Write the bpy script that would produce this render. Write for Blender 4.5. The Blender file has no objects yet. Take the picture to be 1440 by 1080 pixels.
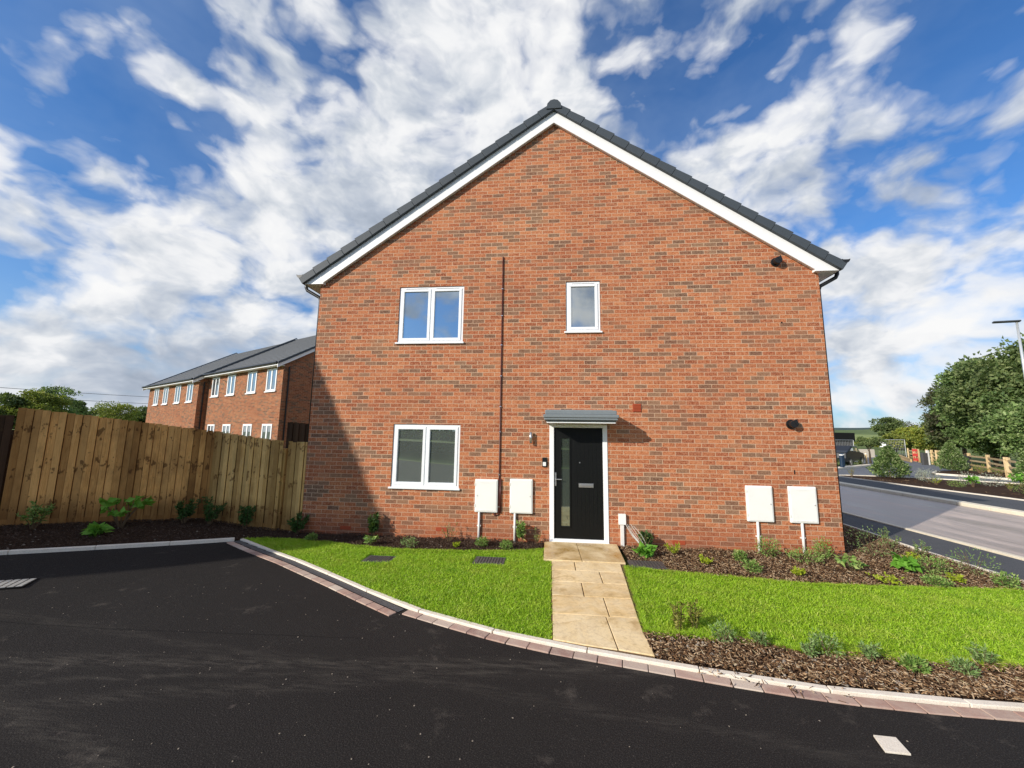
import bpy, bmesh, math, random
import numpy as np
from mathutils import Matrix, Vector
random.seed(7); rng = np.random.default_rng(11)
S = bpy.context.scene; COL = S.collection; PI = math.pi
# ------------------------------------------------------------------ camera
F_PX, YAW, PITCH, ROLL = 541.0, -0.098845, 0.132818, 0.013831
CAM = np.array([4.6956, -7.1705, 1.8923])
def cam_axes():
    cy, sy, cp, sp = math.cos(YAW), math.sin(YAW), math.cos(PITCH), math.sin(PITCH)
    f = np.array([sy*cp, cy*cp, sp]); r = np.array([cy, -sy, 0.]); u = np.cross(r, f)
    return r*math.cos(ROLL)+u*math.sin(ROLL), -r*math.sin(ROLL)+u*math.cos(ROLL), f
RGT, UPV, FWD = cam_axes()
def at(u, dist, v=612):                      # ground point along an azimuth of the photograph, dist metres away
    r = RGT*((u-720)/F_PX) - UPV*((v-540)/F_PX) + FWD
    h = r[:2]/np.linalg.norm(r[:2])
    return (CAM[0]+h[0]*dist, CAM[1]+h[1]*dist)
cam_d = bpy.data.cameras.new('camera'); cam = bpy.data.objects.new('camera', cam_d); COL.objects.link(cam)
cam_d.sensor_width = 36; cam_d.lens = 36*F_PX/1440; cam_d.clip_start = .05; cam_d.clip_end = 9000
M = Matrix.Identity(4)
for i in range(3):
    M[i][0] = RGT[i]; M[i][1] = UPV[i]; M[i][2] = -FWD[i]; M[i][3] = CAM[i]
cam.matrix_world = M; S.camera = cam
S.view_settings.view_transform = 'Standard'; S.view_settings.look = 'None'; S.view_settings.exposure = 0
# terrain: the ground climbs gently to the left of the house
def H(x):
    return .08*.4*np.log1p(np.exp(np.minimum((-np.asarray(x, float)-.5)/.4, 60))) if np.ndim(x) else (.08*.4*math.log1p(math.exp(min((-x-.5)/.4, 60))) if -x < 20 else .08*(-x-.5))

# ------------------------------------------------------------------ node helper
class NT:
    def __init__(s, name, world=False):
        if world: s.id = bpy.data.worlds.new(name); s.id.use_nodes = True
        else: s.id = bpy.data.materials.new(name); s.id.use_nodes = True
        s.t = s.id.node_tree; s.t.nodes.clear()
    def n(s, typ, _props=None, **inp):
        nd = s.t.nodes.new(typ)
        for k, v in (_props or {}).items(): setattr(nd, k, v)
        for k, v in inp.items():
            key = int(k[1:]) if k[0] == 'i' and k[1:].isdigit() else k.replace('_', ' ')
            s.set(nd.inputs[key], v)
        return nd
    def set(s, sock, v):
        if isinstance(v, bpy.types.NodeSocket): s.t.links.new(v, sock)
        elif isinstance(v, bpy.types.Node): s.t.links.new(v.outputs[0], sock)
        else:
            if isinstance(v, (tuple, list)) and len(v) == 3 and sock.type == 'RGBA': v = (*v, 1)
            sock.default_value = v
    def m(s, op, a, b=0., c=0., clamp=False):
        nd = s.t.nodes.new('ShaderNodeMath'); nd.operation = op; nd.use_clamp = clamp
        s.set(nd.inputs[0], a); s.set(nd.inputs[1], b); s.set(nd.inputs[2], c); return nd.outputs[0]
    def vm(s, op, a, b=(0, 0, 0)):
        nd = s.t.nodes.new('ShaderNodeVectorMath'); nd.operation = op
        s.set(nd.inputs[0], a)
        if op == 'SCALE': s.set(nd.inputs['Scale'], b)
        else: s.set(nd.inputs[1], b)
        return nd.outputs['Value'] if op in ('DOT_PRODUCT', 'LENGTH') else nd.outputs[0]
    def mix(s, f, a, b, mode='MIX'):
        nd = s.t.nodes.new('ShaderNodeMix'); nd.data_type = 'RGBA'; nd.blend_type = mode
        s.set(nd.inputs[0], f); s.set(nd.inputs[6], a); s.set(nd.inputs[7], b); return nd.outputs[2]
    def ramp(s, f, stops, interp='LINEAR'):
        nd = s.t.nodes.new('ShaderNodeValToRGB'); s.set(nd.inputs[0], f); cr = nd.color_ramp; cr.interpolation = interp
        while len(cr.elements) < len(stops): cr.elements.new(.5)
        for e, (p, c) in zip(cr.elements, stops):
            e.position = p; e.color = (*(c if isinstance(c, tuple) else (c, c, c)), 1)
        return nd.outputs[0]
    def noise(s, vec, scale, detail=4., rough=.55, dist=0., color=False):
        nd = s.t.nodes.new('ShaderNodeTexNoise')
        if vec is not None: s.set(nd.inputs['Vector'], vec)
        nd.inputs['Scale'].default_value = scale; nd.inputs['Detail'].default_value = detail
        nd.inputs['Roughness'].default_value = rough; nd.inputs['Distortion'].default_value = dist
        return nd.outputs[1 if color else 0]
    def obj(s): return s.t.nodes.new('ShaderNodeTexCoord').outputs['Object']
    def pos(s): return s.t.nodes.new('ShaderNodeNewGeometry').outputs['Position']
    def island(s): return s.t.nodes.new('ShaderNodeNewGeometry').outputs['Random Per Island']
    def xyz(s, v):
        nd = s.t.nodes.new('ShaderNodeSeparateXYZ'); s.set(nd.inputs[0], v); return nd.outputs
    def cxyz(s, x, y, z=0.):
        nd = s.t.nodes.new('ShaderNodeCombineXYZ'); s.set(nd.inputs[0], x); s.set(nd.inputs[1], y); s.set(nd.inputs[2], z); return nd.outputs[0]
    def bump(s, h, strength=.5, dist=.01):
        nd = s.t.nodes.new('ShaderNodeBump'); s.set(nd.inputs['Height'], h)
        nd.inputs['Strength'].default_value = strength; nd.inputs['Distance'].default_value = dist; return nd.outputs[0]
    def bsdf(s, color, rough=.8, spec=.3, normal=None, metallic=0., **kw):
        nd = s.t.nodes.new('ShaderNodeBsdfPrincipled'); s.set(nd.inputs['Base Color'], color)
        s.set(nd.inputs['Roughness'], rough); s.set(nd.inputs['Specular IOR Level'], spec); s.set(nd.inputs['Metallic'], metallic)
        if normal is not None: s.set(nd.inputs['Normal'], normal)
        for k, v in kw.items(): s.set(nd.inputs[k.replace('_', ' ')], v)
        return nd.outputs[0]
    def out(s, sh):
        o = s.t.nodes.new('ShaderNodeOutputMaterial'); s.set(o.inputs[0], sh); return s.id

# ------------------------------------------------------------------ materials
def mat_plain(name, col, rough=.5, spec=.4, var=.08, metallic=0., nscale=6., dirt=0.):
    t = NT(name); p = t.obj(); n = t.noise(p, nscale, 5)
    c = t.mix(n, tuple(v*(1-var) for v in col), tuple(min(1, v*(1+var)) for v in col))
    if dirt:
        d = t.ramp(t.noise(p, nscale*.6, 6, .7), [(.45, 0.), (.75, 1.)])
        c = t.mix(t.m('MULTIPLY', d, dirt), c, (.18, .14, .10))
    r = t.m('ADD', rough-.08, t.m('MULTIPLY', t.noise(p, nscale*4, 4), .16))
    return t.out(t.bsdf(c, r, spec, metallic=metallic))
def mat_brick(name, far=False, tint=1.0):
    t = NT(name); p = t.obj(); x, y, z = t.xyz(p)
    ny = t.m('ABSOLUTE', t.xyz(t.t.nodes.new('ShaderNodeTexCoord').outputs['Normal'])[1])
    sel = t.m('GREATER_THAN', ny, .5)
    u = t.m('ADD', t.m('MULTIPLY', x, sel), t.m('MULTIPLY', t.m('ADD', y, .06), t.m('SUBTRACT', 1., sel)))
    z2 = t.m('ADD', z, 10*.075)
    zr = t.m('DIVIDE', z2, .075); row = t.m('FLOOR', zr); fz = t.m('FRACT', zr)
    wob = t.m('MULTIPLY', t.m('SUBTRACT', t.n('ShaderNodeTexWhiteNoise', {'noise_dimensions': '1D'}, W=row).outputs[0], .5), .03)
    # stretcher bond: each other course slips half a brick
    uo = t.m('ADD', t.m('ADD', t.m('DIVIDE', u, .225), t.m('MULTIPLY', t.m('MODULO', row, 2.), .5)), t.m('ADD', wob, 40.))
    colu = t.m('FLOOR', uo); fu = t.m('FRACT', uo)
    wn = t.n('ShaderNodeTexWhiteNoise', {'noise_dimensions': '2D'}, Vector=t.cxyz(colu, row)); r1 = wn.outputs[0]
    rc = t.xyz(wn.outputs[1])
    wn2 = t.n('ShaderNodeTexWhiteNoise', {'noise_dimensions': '2D'}, Vector=t.cxyz(t.m('ADD', colu, 77.), row)); r2 = wn2.outputs[0]
    cl = t.noise(t.cxyz(t.m('MULTIPLY', u, 1.9), t.m('MULTIPLY', z, .9)), 1., 3.)      # blue-grey bricks come in drifts
    thr = t.m('SUBTRACT', .225, t.m('MULTIPLY', t.m('SUBTRACT', cl, .5), -.45))
    grey = t.m('MULTIPLY', t.m('DIVIDE', t.m('SUBTRACT', t.m('ADD', thr, .09), r1), .13, clamp=True), .92)
    red = t.ramp(r2, [(0, (.22, .056, .024)), (.2, (.33, .092, .037)), (.5, (.41, .134, .051)), (.8, (.50, .190, .080)), (1, (.28, .075, .032))])
    gr = t.ramp(rc[1], [(0, (.115, .074, .052)), (.5, (.18, .118, .078)), (1, (.26, .165, .10))])
    c = t.mix(grey, red, gr)
    # creased, sand-faced surface
    uvw = t.cxyz(t.m('MULTIPLY', u, 1.), z, t.m('MULTIPLY', r2, 9.))
    crease = t.noise(uvw, 42. if not far else 20., 5, .65, .8)
    c = t.mix(t.m('MULTIPLY', t.ramp(crease, [(.42, 0.), (.60, 1.)]), .55), c, t.mix(grey, (.68, .36, .21), (.36, .25, .17)))
    c = t.mix(t.m('MULTIPLY', t.ramp(crease, [(.30, 1.), (.46, 0.)]), .6), c, (.13, .05, .03))
    fine = t.noise(uvw, 160., 3, .6)
    c = t.mix(t.m('MULTIPLY', fine, .25), c, (.55, .27, .15), 'OVERLAY') if not far else c
    # mortar
    jz, ju = .115, .042
    ez = t.m('ABSOLUTE', t.m('SUBTRACT', fz, .5)); eu = t.m('ABSOLUTE', t.m('SUBTRACT', fu, .5))
    ragged = t.m('MULTIPLY', t.m('SUBTRACT', t.noise(uvw, 60., 3), .5), .05)
    mz = t.m('GREATER_THAN', t.m('ADD', ez, ragged), .5-jz/2); mu = t.m('GREATER_THAN', t.m('ADD', eu, t.m('MULTIPLY', ragged, .33)), .5-ju/2)
    mort = t.m('MAXIMUM', mz, mu)
    mc = t.mix(t.noise(p, 9., 5), (.50, .32, .21), (.74, .54, .38))
    c = t.mix(mort, c, mc)
    # sandy efflorescence drifts and a damp foot
    stain = t.ramp(t.noise(p, 1.3, 5, .6), [(.48, 0.), (.75, 1.)])
    c = t.mix(t.m('MULTIPLY', stain, .14), c, (.56, .33, .16))
    sm = t.ramp(t.noise(t.vm('MULTIPLY', p, (1.5, 1.5, 3.5)), 1.1, 6, .7), [(.6, 0.), (.72, 1.)])
    c = t.mix(t.m('MULTIPLY', sm, .22), c, (.66, .5, .37))
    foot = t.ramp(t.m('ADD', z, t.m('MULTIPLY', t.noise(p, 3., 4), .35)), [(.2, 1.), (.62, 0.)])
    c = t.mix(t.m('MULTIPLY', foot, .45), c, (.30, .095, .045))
    bat = t.ramp(t.noise(t.cxyz(u, t.m('MULTIPLY', z, 2.6)), .55, 4, .6), [(.35, 0.), (.68, 1.)]); c = t.mix(t.m('MULTIPLY', bat, .28), c, (.30, .085, .042))
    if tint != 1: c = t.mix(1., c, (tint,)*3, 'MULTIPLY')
    hgt = t.m('ADD', t.m('MULTIPLY', t.m('SUBTRACT', 1., mort), .6), t.m('MULTIPLY', crease, .7))
    return t.out(t.bsdf(c, .9, .15, t.bump(hgt, .75, .006)))
def mat_wood(name, a, b, dark=(.08, .045, .02)):
    t = NT(name); p = t.obj(); isl = t.island(); x, y, z = t.xyz(p)
    q = t.cxyz(t.m('MULTIPLY', t.m('ADD', x, y), 14.), t.m('MULTIPLY', isl, 37.), t.m('MULTIPLY', z, .9))
    g = t.noise(q, 3., 6, .65, 1.4)
    c = t.mix(t.ramp(g, [(.3, 0.), (.7, 1.)]), a, b)
    c = t.mix(t.ramp(isl, [(0, 0.), (.45, .1), (.7, .55), (1, .85)]), c, tuple(v*.42 for v in a))
    c = t.mix(t.ramp(t.m('FRACT', t.m('MULTIPLY', isl, 7.3)), [(.6, 0.), (1, .5)]), c, b)
    row = t.m('ABSOLUTE', t.m('SUBTRACT', t.m('FRACT', t.m('ADD', t.m('MULTIPLY', z, 1.55), t.m('MULTIPLY', isl, .12))), .5))
    kn = t.ramp(t.m('SUBTRACT', t.noise(t.cxyz(t.m('MULTIPLY', t.m('ADD', x, y), 6.), t.m('MULTIPLY', isl, 11.), t.m('MULTIPLY', z, 5.)), 1.6, 2), t.m('MULTIPLY', row, .42)), [(.53, 0.), (.60, 1.)])
    c = t.mix(t.m('MULTIPLY', kn, .7), c, dark)
    st = t.ramp(t.noise(t.vm('MULTIPLY', p, (1., 1., .5)), 3.1, 5, .65), [(.42, 0.), (.68, 1.)])
    c = t.mix(t.m('MULTIPLY', st, .45), c, dark)
    base = t.ramp(z, [(.12, .55), (.5, 0.)]); c = t.mix(base, c, dark)
    return t.out(t.bsdf(c, .85, .2, t.bump(g, .6, .005)))
def mat_leaf(name, cols, trans=.3, var=None, rough=.55, spec=.3, turf=False):
    t = NT(name); r = t.island()
    st = [(i/(len(cols)-1), c) for i, c in enumerate(cols)]
    c = t.ramp(r, st)
    if var and not turf: c = t.mix(t.ramp(t.noise(t.pos(), var, 3), [(.35, 0.), (.65, .75)]), c, tuple(v*.42 for v in cols[0]))
    if turf:                                            # straw patches, darker clover and damp hollows
        c = t.mix(t.ramp(t.noise(t.pos(), 2.3, 5, .65), [(.50, 0.), (.72, .40)]), c, (.60, .60, .12))
        c = t.mix(t.ramp(t.noise(t.vm('ADD', t.pos(), (9., 4., 0.)), 4.1, 4, .6), [(.56, 0.), (.70, .35)]), c, (.16, .42, .03))
    b = t.bsdf(c, rough, spec)
    tr = t.n('ShaderNodeBsdfTranslucent', Color=t.mix(.35, c, (.35, .5, .05)))
    ms = t.n('ShaderNodeMixShader', Fac=trans, i1=b, i2=tr)
    return t.out(ms.outputs[0])
def mat_chips(name, cols):
    t = NT(name); r = t.island(); st = [(i/(len(cols)-1), c) for i, c in enumerate(cols)]
    return t.out(t.bsdf(t.ramp(r, st), .8, .25))
def mat_asphalt(name, base, light, kind):
    t = NT(name); p = t.pos()
    c = t.mix(t.noise(p, 1.1, 6, .6), tuple(v*.75 for v in base), tuple(v*1.3 for v in base))
    sp = t.noise(p, 120., 3, .75); agg = t.ramp(sp, [(.50, 0.), (.66, 1.)])
    c = t.mix(t.m('MULTIPLY', agg, .8), c, light)
    vor = t.n('ShaderNodeTexVoronoi', Vector=p, Scale=95.)
    h = t.m('ADD', sp, t.m('MULTIPLY', vor.outputs[0], .6))
    rough = .82
    if kind == 'lot':
        x, y, z = t.xyz(p)
        # tyre dust: two faint curved tracks and trodden-in sand, worn into the surface
        warp = t.m('MULTIPLY', t.m('SUBTRACT', t.noise(p, .6, 3), .5), .9)
        tot = None
        for (a, b, w, amp) in ((.10, -4.02, .16, .45), (-.28, -4.75, .14, .38), (.24, -4.5, .12, .34), (.10, -5.3, .2, .22), (-.12, -3.75, .10, .25), (.16, -4.25, .06, .32)):
            d = t.m('ABSOLUTE', t.m('SUBTRACT', t.m('SUBTRACT', y, t.m('MULTIPLY', t.m('SUBTRACT', x, 1.5), a)), t.m('ADD', b, t.m('MULTIPLY', warp, .35))))
            k = t.m('MULTIPLY', t.m('SUBTRACT', 1., t.m('DIVIDE', d, w), clamp=True), amp)
            tot = k if tot is None else t.m('MAXIMUM', tot, k)
        br = t.ramp(t.noise(t.vm('MULTIPLY', p, (2.2, 14., 1.)), 1.6, 6, .7), [(.42, 0.), (.68, 1.)])
        tr = t.m('MULTIPLY', tot, br)
        c = t.mix(tr, c, (.13, .115, .095))
        sand = t.ramp(t.noise(p, 2.1, 7, .68), [(.60, 0.), (.74, 1.)])
        c = t.mix(t.m('MULTIPLY', sand, .42), c, (.17, .145, .12))
        blot = t.ramp(t.noise(t.vm('ADD', p, (31., 7., 0.)), 3.3, 3, .5), [(.72, 0.), (.76, 1.)])
        c = t.mix(t.m('MULTIPLY', blot, .35), c, (.20, .16, .14))
        seam = t.m('SUBTRACT', 1., t.m('DIVIDE', t.m('ABSOLUTE', t.m('SUBTRACT', t.m('ADD', y, t.m('MULTIPLY', t.m('SUBTRACT', t.noise(p, 2., 3), .5), .05)), t.m('ADD', -3.62, t.m('MULTIPLY', x, .055)))), .014), clamp=True)
        c = t.mix(t.m('MULTIPLY', t.m('MULTIPLY', seam, t.m('LESS_THAN', x, 3.)), .55), c, (.004, .004, .004))
        scuff = t.ramp(t.noise(t.vm('MULTIPLY', p, (3., 11., 1.)), 1.9, 7, .75), [(.60, 0.), (.72, 1.)])
        c = t.mix(t.m('MULTIPLY', t.m('MULTIPLY', scuff, t.ramp(t.noise(p, .8, 3), [(.45, 0.), (.6, 1.)])), .28), c, (.16, .14, .12))
        grain = t.ramp(t.noise(p, 38., 3, .6), [(.66, 0.), (.74, 1.)])
        c = t.mix(t.m('MULTIPLY', grain, .22), c, (.25, .22, .2))
    if kind == 'road':
        q = t.vm('MULTIPLY', p, (1.4, .16, 1.))
        wet = t.ramp(t.noise(q, 1.3, 6, .62, .6), [(.38, 0.), (.62, 1.)])
        c = t.mix(wet, c, tuple(v*.62 for v in base)); rough = t.m('SUBTRACT', .62, t.m('MULTIPLY', wet, .32))
        mud = t.ramp(t.noise(t.vm('MULTIPLY', p, (1., .3, 1.)), .7, 5), [(.45, 0.), (.7, 1.)])
        c = t.mix(t.m('MULTIPLY', mud, .5), c, (.46, .36, .30))
    return t.out(t.bsdf(c, rough, .14 if kind != 'road' else .5, t.bump(h, .6, .006)))
def mat_concrete(name, a, b, sc=8.):
    t = NT(name); p = t.pos(); n = t.noise(p, sc, 6, .65); f = t.noise(p, sc*14, 3)
    c = t.mix(n, a, b); c = t.mix(t.m('MULTIPLY', t.ramp(f, [(.5, 0.), (.7, 1.)]), .35), c, tuple(v*.5 for v in a))
    return t.out(t.bsdf(c, .85, .25, t.bump(t.m('ADD', n, f), .4, .004)))
def mat_paver(name):                                   # each block its own tint
    t = NT(name); p = t.pos(); r = t.island()
    c = t.ramp(r, [(0, (.34, .19, .15)), (.35, (.46, .32, .26)), (.6, (.30, .19, .16)), (.8, (.60, .50, .41)), (1, (.40, .26, .21))])
    c = t.mix(t.m('MULTIPLY', t.ramp(t.noise(p, 7., 6, .7), [(.4, 0.), (.65, 1.)]), .5), c, (.55, .45, .36))
    return t.out(t.bsdf(c, .85, .2, t.bump(t.noise(p, 60., 4), .4, .004)))
def mat_slab(name):
    t = NT(name); p = t.pos(); r = t.island(); x, y, z = t.xyz(p)
    c = t.ramp(r, [(0, (.76, .54, .25)), (.5, (.86, .66, .36)), (1, (.72, .56, .31))])
    n = t.noise(t.vm('ADD', p, t.vm('SCALE', (5., 9., 3.), r)), 2.6, 6, .6, 1.5)
    c = t.mix(t.m('MULTIPLY', t.ramp(n, [(.38, 0.), (.62, 1.)]), .6), c, (.84, .70, .46))
    c = t.mix(t.m('MULTIPLY', t.ramp(n, [(.30, 1.), (.42, 0.)]), .6), c, (.36, .22, .08))
    ring = t.ramp(t.noise(t.vm('ADD', p, (3., 1., 0.)), 3.4, 3, .5, .6), [(.50, 0.), (.53, 1.), (.56, 0.)])
    c = t.mix(t.m('MULTIPLY', ring, .18), c, (.33, .2, .1)); c = t.mix(t.m('MULTIPLY', t.ramp(t.noise(p, 1.7, 6, .7), [(.45, 0.), (.7, 1.)]), .5), c, (.42, .27, .11)); c = t.mix(t.m('MULTIPLY', t.ramp(t.noise(p, 24., 5, .7), [(.5, 0.), (.75, 1.)]), .4), c, (.30, .2, .1))
    wet = t.m('MULTIPLY', t.ramp(y, [(0., 0.), (.05, 1.)]), 1.)
    wetm = t.m('MULTIPLY', t.m('GREATER_THAN', y, -1.03), t.ramp(t.noise(p, 3.2, 4), [(.36, 1.), (.62, .15)]))
    c = t.mix(t.m('MULTIPLY', wetm, .8), c, (.40, .235, .055))
    f = t.noise(p, 55., 4, .6)
    return t.out(t.bsdf(c, t.m('SUBTRACT', .8, t.m('MULTIPLY', wetm, .55)), .35, t.bump(t.m('ADD', f, t.m('MULTIPLY', n, 1.5)), .45, .005)))
def mat_soil(name, a, b):
    t = NT(name); p = t.pos(); n = t.noise(p, 30., 6, .7)
    return t.out(t.bsdf(t.mix(n, a, b), .95, .1, t.bump(n, .8, .03)))
def mat_glass(name, base=(.03, .035, .035), g=.38, tint=(.95, 1., 1.)):
    t = NT(name); p = t.obj()
    d = t.bsdf(t.mix(t.noise(p, 2., 2), base, tuple(v*1.5 for v in base)), .3, .5)
    gl = t.n('ShaderNodeBsdfGlossy', Color=tint, Roughness=.01, Normal=t.bump(t.noise(p, .9, 1.), .02, .05))
    return t.out(t.n('ShaderNodeMixShader', Fac=g, i1=d, i2=gl.outputs[0]).outputs[0])
def mat_roof(name, a=(.062, .066, .072), b=(.10, .106, .115)):
    t = NT(name); p = t.obj(); r = t.island()
    c = t.mix(t.noise(p, 5., 5), a, b); c = t.mix(t.m('MULTIPLY', r, .5), c, tuple(v*1.3 for v in a))
    return t.out(t.bsdf(c, .6, .4, t.bump(t.noise(p, 60., 3), .3, .003)))
def mat_ground(name):
    t = NT(name); p = t.pos(); n = t.noise(p, .03, 4); f = t.noise(p, 1.5, 6, .7)
    c = t.mix(n, (.10, .15, .035), (.17, .19, .07)); c = t.mix(t.m('MULTIPLY', f, .5), c, (.07, .10, .03))
    return t.out(t.bsdf(c, .95, .1, t.bump(f, .5, .05)))

B = dict(
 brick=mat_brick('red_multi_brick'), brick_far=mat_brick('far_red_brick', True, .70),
 upvc=mat_plain('white_upvc', (.88, .89, .90), .28, .45, .03), paintwhite=mat_plain('white_bargeboard', (.88, .88, .88), .35, .4, .03, dirt=.05),
 box=mat_plain('white_meter_box', (.88, .87, .83), .4, .35, .02, dirt=.06), black=mat_plain('black_plastic', (.012, .012, .013), .35, .4, .2),
 door=mat_plain('black_door', (.006, .0065, .0065), .45, .2, .3, nscale=20), steel=mat_plain('satin_steel', (.62, .62, .62), .3, .5, .05, metallic=.85),
 canopy=mat_plain('blue_grey_canopy', (.20, .225, .235), .4, .4, .12, nscale=9), pipe=mat_plain('brown_red_pipe', (.085, .022, .018), .4, .4, .2),
 vent=mat_plain('terracotta_vent', (.36, .07, .03), .7, .2, .1), glass=mat_glass('window_glass', g=.5, tint=(.8, .92, 1.)), glass_low=mat_glass('ground_floor_glass', (.10, .115, .10), .45),
 glass_side=mat_glass('small_window_glass', (.05, .06, .07), .42), glass_door=mat_glass('door_glass', (.035, .045, .035), .25, (.8, .95, .8)),
 roof=mat_roof('grey_slate_tile'), verge=mat_roof('verge_cap', (.045, .055, .065), (.06, .072, .085)), roof_far=mat_roof('far_roof_tile', (.10, .104, .11), (.14, .145, .15)),
 fence=mat_wood('treated_fence', (.60, .27, .07), (.92, .52, .18), (.07, .025, .008)), fence_r=mat_wood('treated_fence_green', (.66, .36, .10), (.92, .62, .24), (.13, .05, .015)),
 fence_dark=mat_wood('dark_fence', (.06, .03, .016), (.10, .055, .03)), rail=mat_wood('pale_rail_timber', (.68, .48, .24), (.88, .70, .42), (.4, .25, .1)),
 lot=mat_asphalt('new_tarmac', (.0165, .0145, .0135), (.065, .058, .052), 'lot'), road=mat_asphalt('wet_road', (.54, .44, .38), (.66, .57, .50), 'road'),
 footway=mat_asphalt('footway_tarmac', (.075, .076, .082), (.20, .20, .20), 'path'), sideroad=mat_asphalt('side_road_tarmac', (.14, .148, .165), (.22, .22, .24), 'path'),
 conc=mat_concrete('pale_edging', (.66, .57, .45), (.90, .84, .74)), conc_kerb=mat_concrete('road_kerb', (.62, .54, .41), (.86, .78, .64)),
 paver=mat_paver('red_block_paver'), slab=mat_slab('buff_slab'), joint=mat_soil('sandy_joint', (.12, .075, .04), (.24, .16, .09)), soil=mat_soil('mulch_soil', (.028, .016, .010), (.075, .042, .026)),
 lawn=mat_soil('lawn_soil', (.12, .26, .015), (.22, .40, .03)), ground=mat_ground('meadow_ground'), iron=mat_plain('grey_iron', (.10, .10, .105), .55, .4, .3, metallic=.4, nscale=30, dirt=.4),
 drain=mat_plain('worn_cast_grating', (.17, .17, .175), .45, .5, .2, metallic=.3, nscale=30), grate=mat_plain('galvanised_grate', (.42, .41, .38), .5, .4, .2, nscale=25, dirt=.4), dark=mat_plain('dark_slot', (.012, .012, .012), .8, .2, .2),
 chips=mat_chips('bark_chips', [(.03, .015, .008), (.12, .062, .028), (.24, .13, .062), (.05, .026, .013), (.38, .24, .125), (.56, .42, .27), (.085, .045, .022), (.16, .082, .038)]),
 chips_pale=mat_chips('pale_litter', [(.45, .32, .20), (.30, .20, .10), (.55, .45, .32), (.22, .20, .08)]),
 chips_dark=mat_chips('dark_bark_chips', [(.03, .018, .012), (.05, .028, .018), (.085, .05, .03), (.035, .02, .013), (.14, .10, .075)]),  # darker chip colours for the left bed
 grass=mat_leaf('grass_blades', [(.28, .50, .02), (.38, .60, .03), (.48, .68, .05), (.31, .54, .02), (.62, .70, .16)], .4, .9, turf=True),
 bark=mat_soil('tree_bark', (.06, .045, .03), (.13, .10, .07)), stem=mat_soil('plant_stem', (.12, .08, .05), (.20, .14, .08)),
 red=mat_plain('red_barrier', (.45, .025, .02), .5, .3, .1), navy=mat_plain('navy_plastic', (.012, .03, .06), .4, .4, .2), car=mat_plain('black_car_paint', (.012, .014, .018), .38, .4, .1),
 lamp=mat_plain('galvanised_pole', (.60, .62, .63), .35, .5, .05, metallic=.5), lamphead=mat_plain('dark_lamp_head', (.04, .045, .05), .4, .4, .1),
 stone=mat_soil('garden_stone', (.22, .18, .14), (.42, .36, .30)), white=mat_plain('white_board', (.85, .85, .84), .5, .3, .02), pipe_w=mat_plain('white_conduit', (.78, .76, .72), .4, .4, .04, dirt=.12),
)
LEAF = dict(
 mid=mat_leaf('fresh_shrub_leaves', [(.09, .20, .04), (.17, .30, .06), (.27, .40, .10), (.40, .48, .16)]),
 laurel=mat_leaf('laurel_leaves', [(0.028, 0.070, 0.019), (0.046, 0.116, 0.028), (0.078, 0.171, 0.046)]),
 bright=mat_leaf('bright_leaves', [(0.109, 0.295, 0.031), (0.171, 0.419, 0.046), (0.248, 0.512, 0.078)], .4),
 mid_old=mat_leaf('mid_green_leaves', [(0.078, 0.186, 0.039), (0.139, 0.295, 0.062), (0.217, 0.403, 0.093)]),
 yellow=mat_leaf('lime_leaves', [(.30, .40, .02), (.42, .52, .03), (.55, .60, .07)], .4),
 silver=mat_leaf('silver_green_leaves', [(.13, .23, .07), (.22, .34, .11), (.36, .46, .20)]),
 grey=mat_leaf('pale_grey_leaves', [(.30, .34, .27), (.42, .46, .36), (.5, .5, .4)]),
 olive=mat_leaf('olive_yellow_leaves', [(.16, .17, .03), (.26, .26, .05), (.36, .33, .09)]),
 cone=mat_leaf('evergreen_shrub_leaves', [(0.078, 0.155, 0.039), (0.155, 0.264, 0.062), (0.310, 0.419, 0.139), (0.651, 0.713, 0.388)], .25, 3.),
 tree_a=mat_leaf('field_maple_leaves', [(.10, .18, .055), (.19, .29, .085), (.29, .40, .13), (.42, .50, .23)], .3, .7),
 tree_b=mat_leaf('dark_tree_leaves', [(.075, .125, .04), (.14, .195, .065), (.21, .27, .09), (.31, .35, .15)], .25, .7),
 tree_c=mat_leaf('purple_tinged_leaves', [(.10, .09, .06), (.13, .15, .06), (.10, .15, .06), (.17, .12, .09)], .25, .5),
 tree_y=mat_leaf('autumn_leaves', [(.30, .36, .10), (0.202, 0.264, 0.031), (0.341, 0.388, 0.046), (0.496, 0.434, 0.062), (0.124, 0.202, 0.031)], .3, .3),
)

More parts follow.
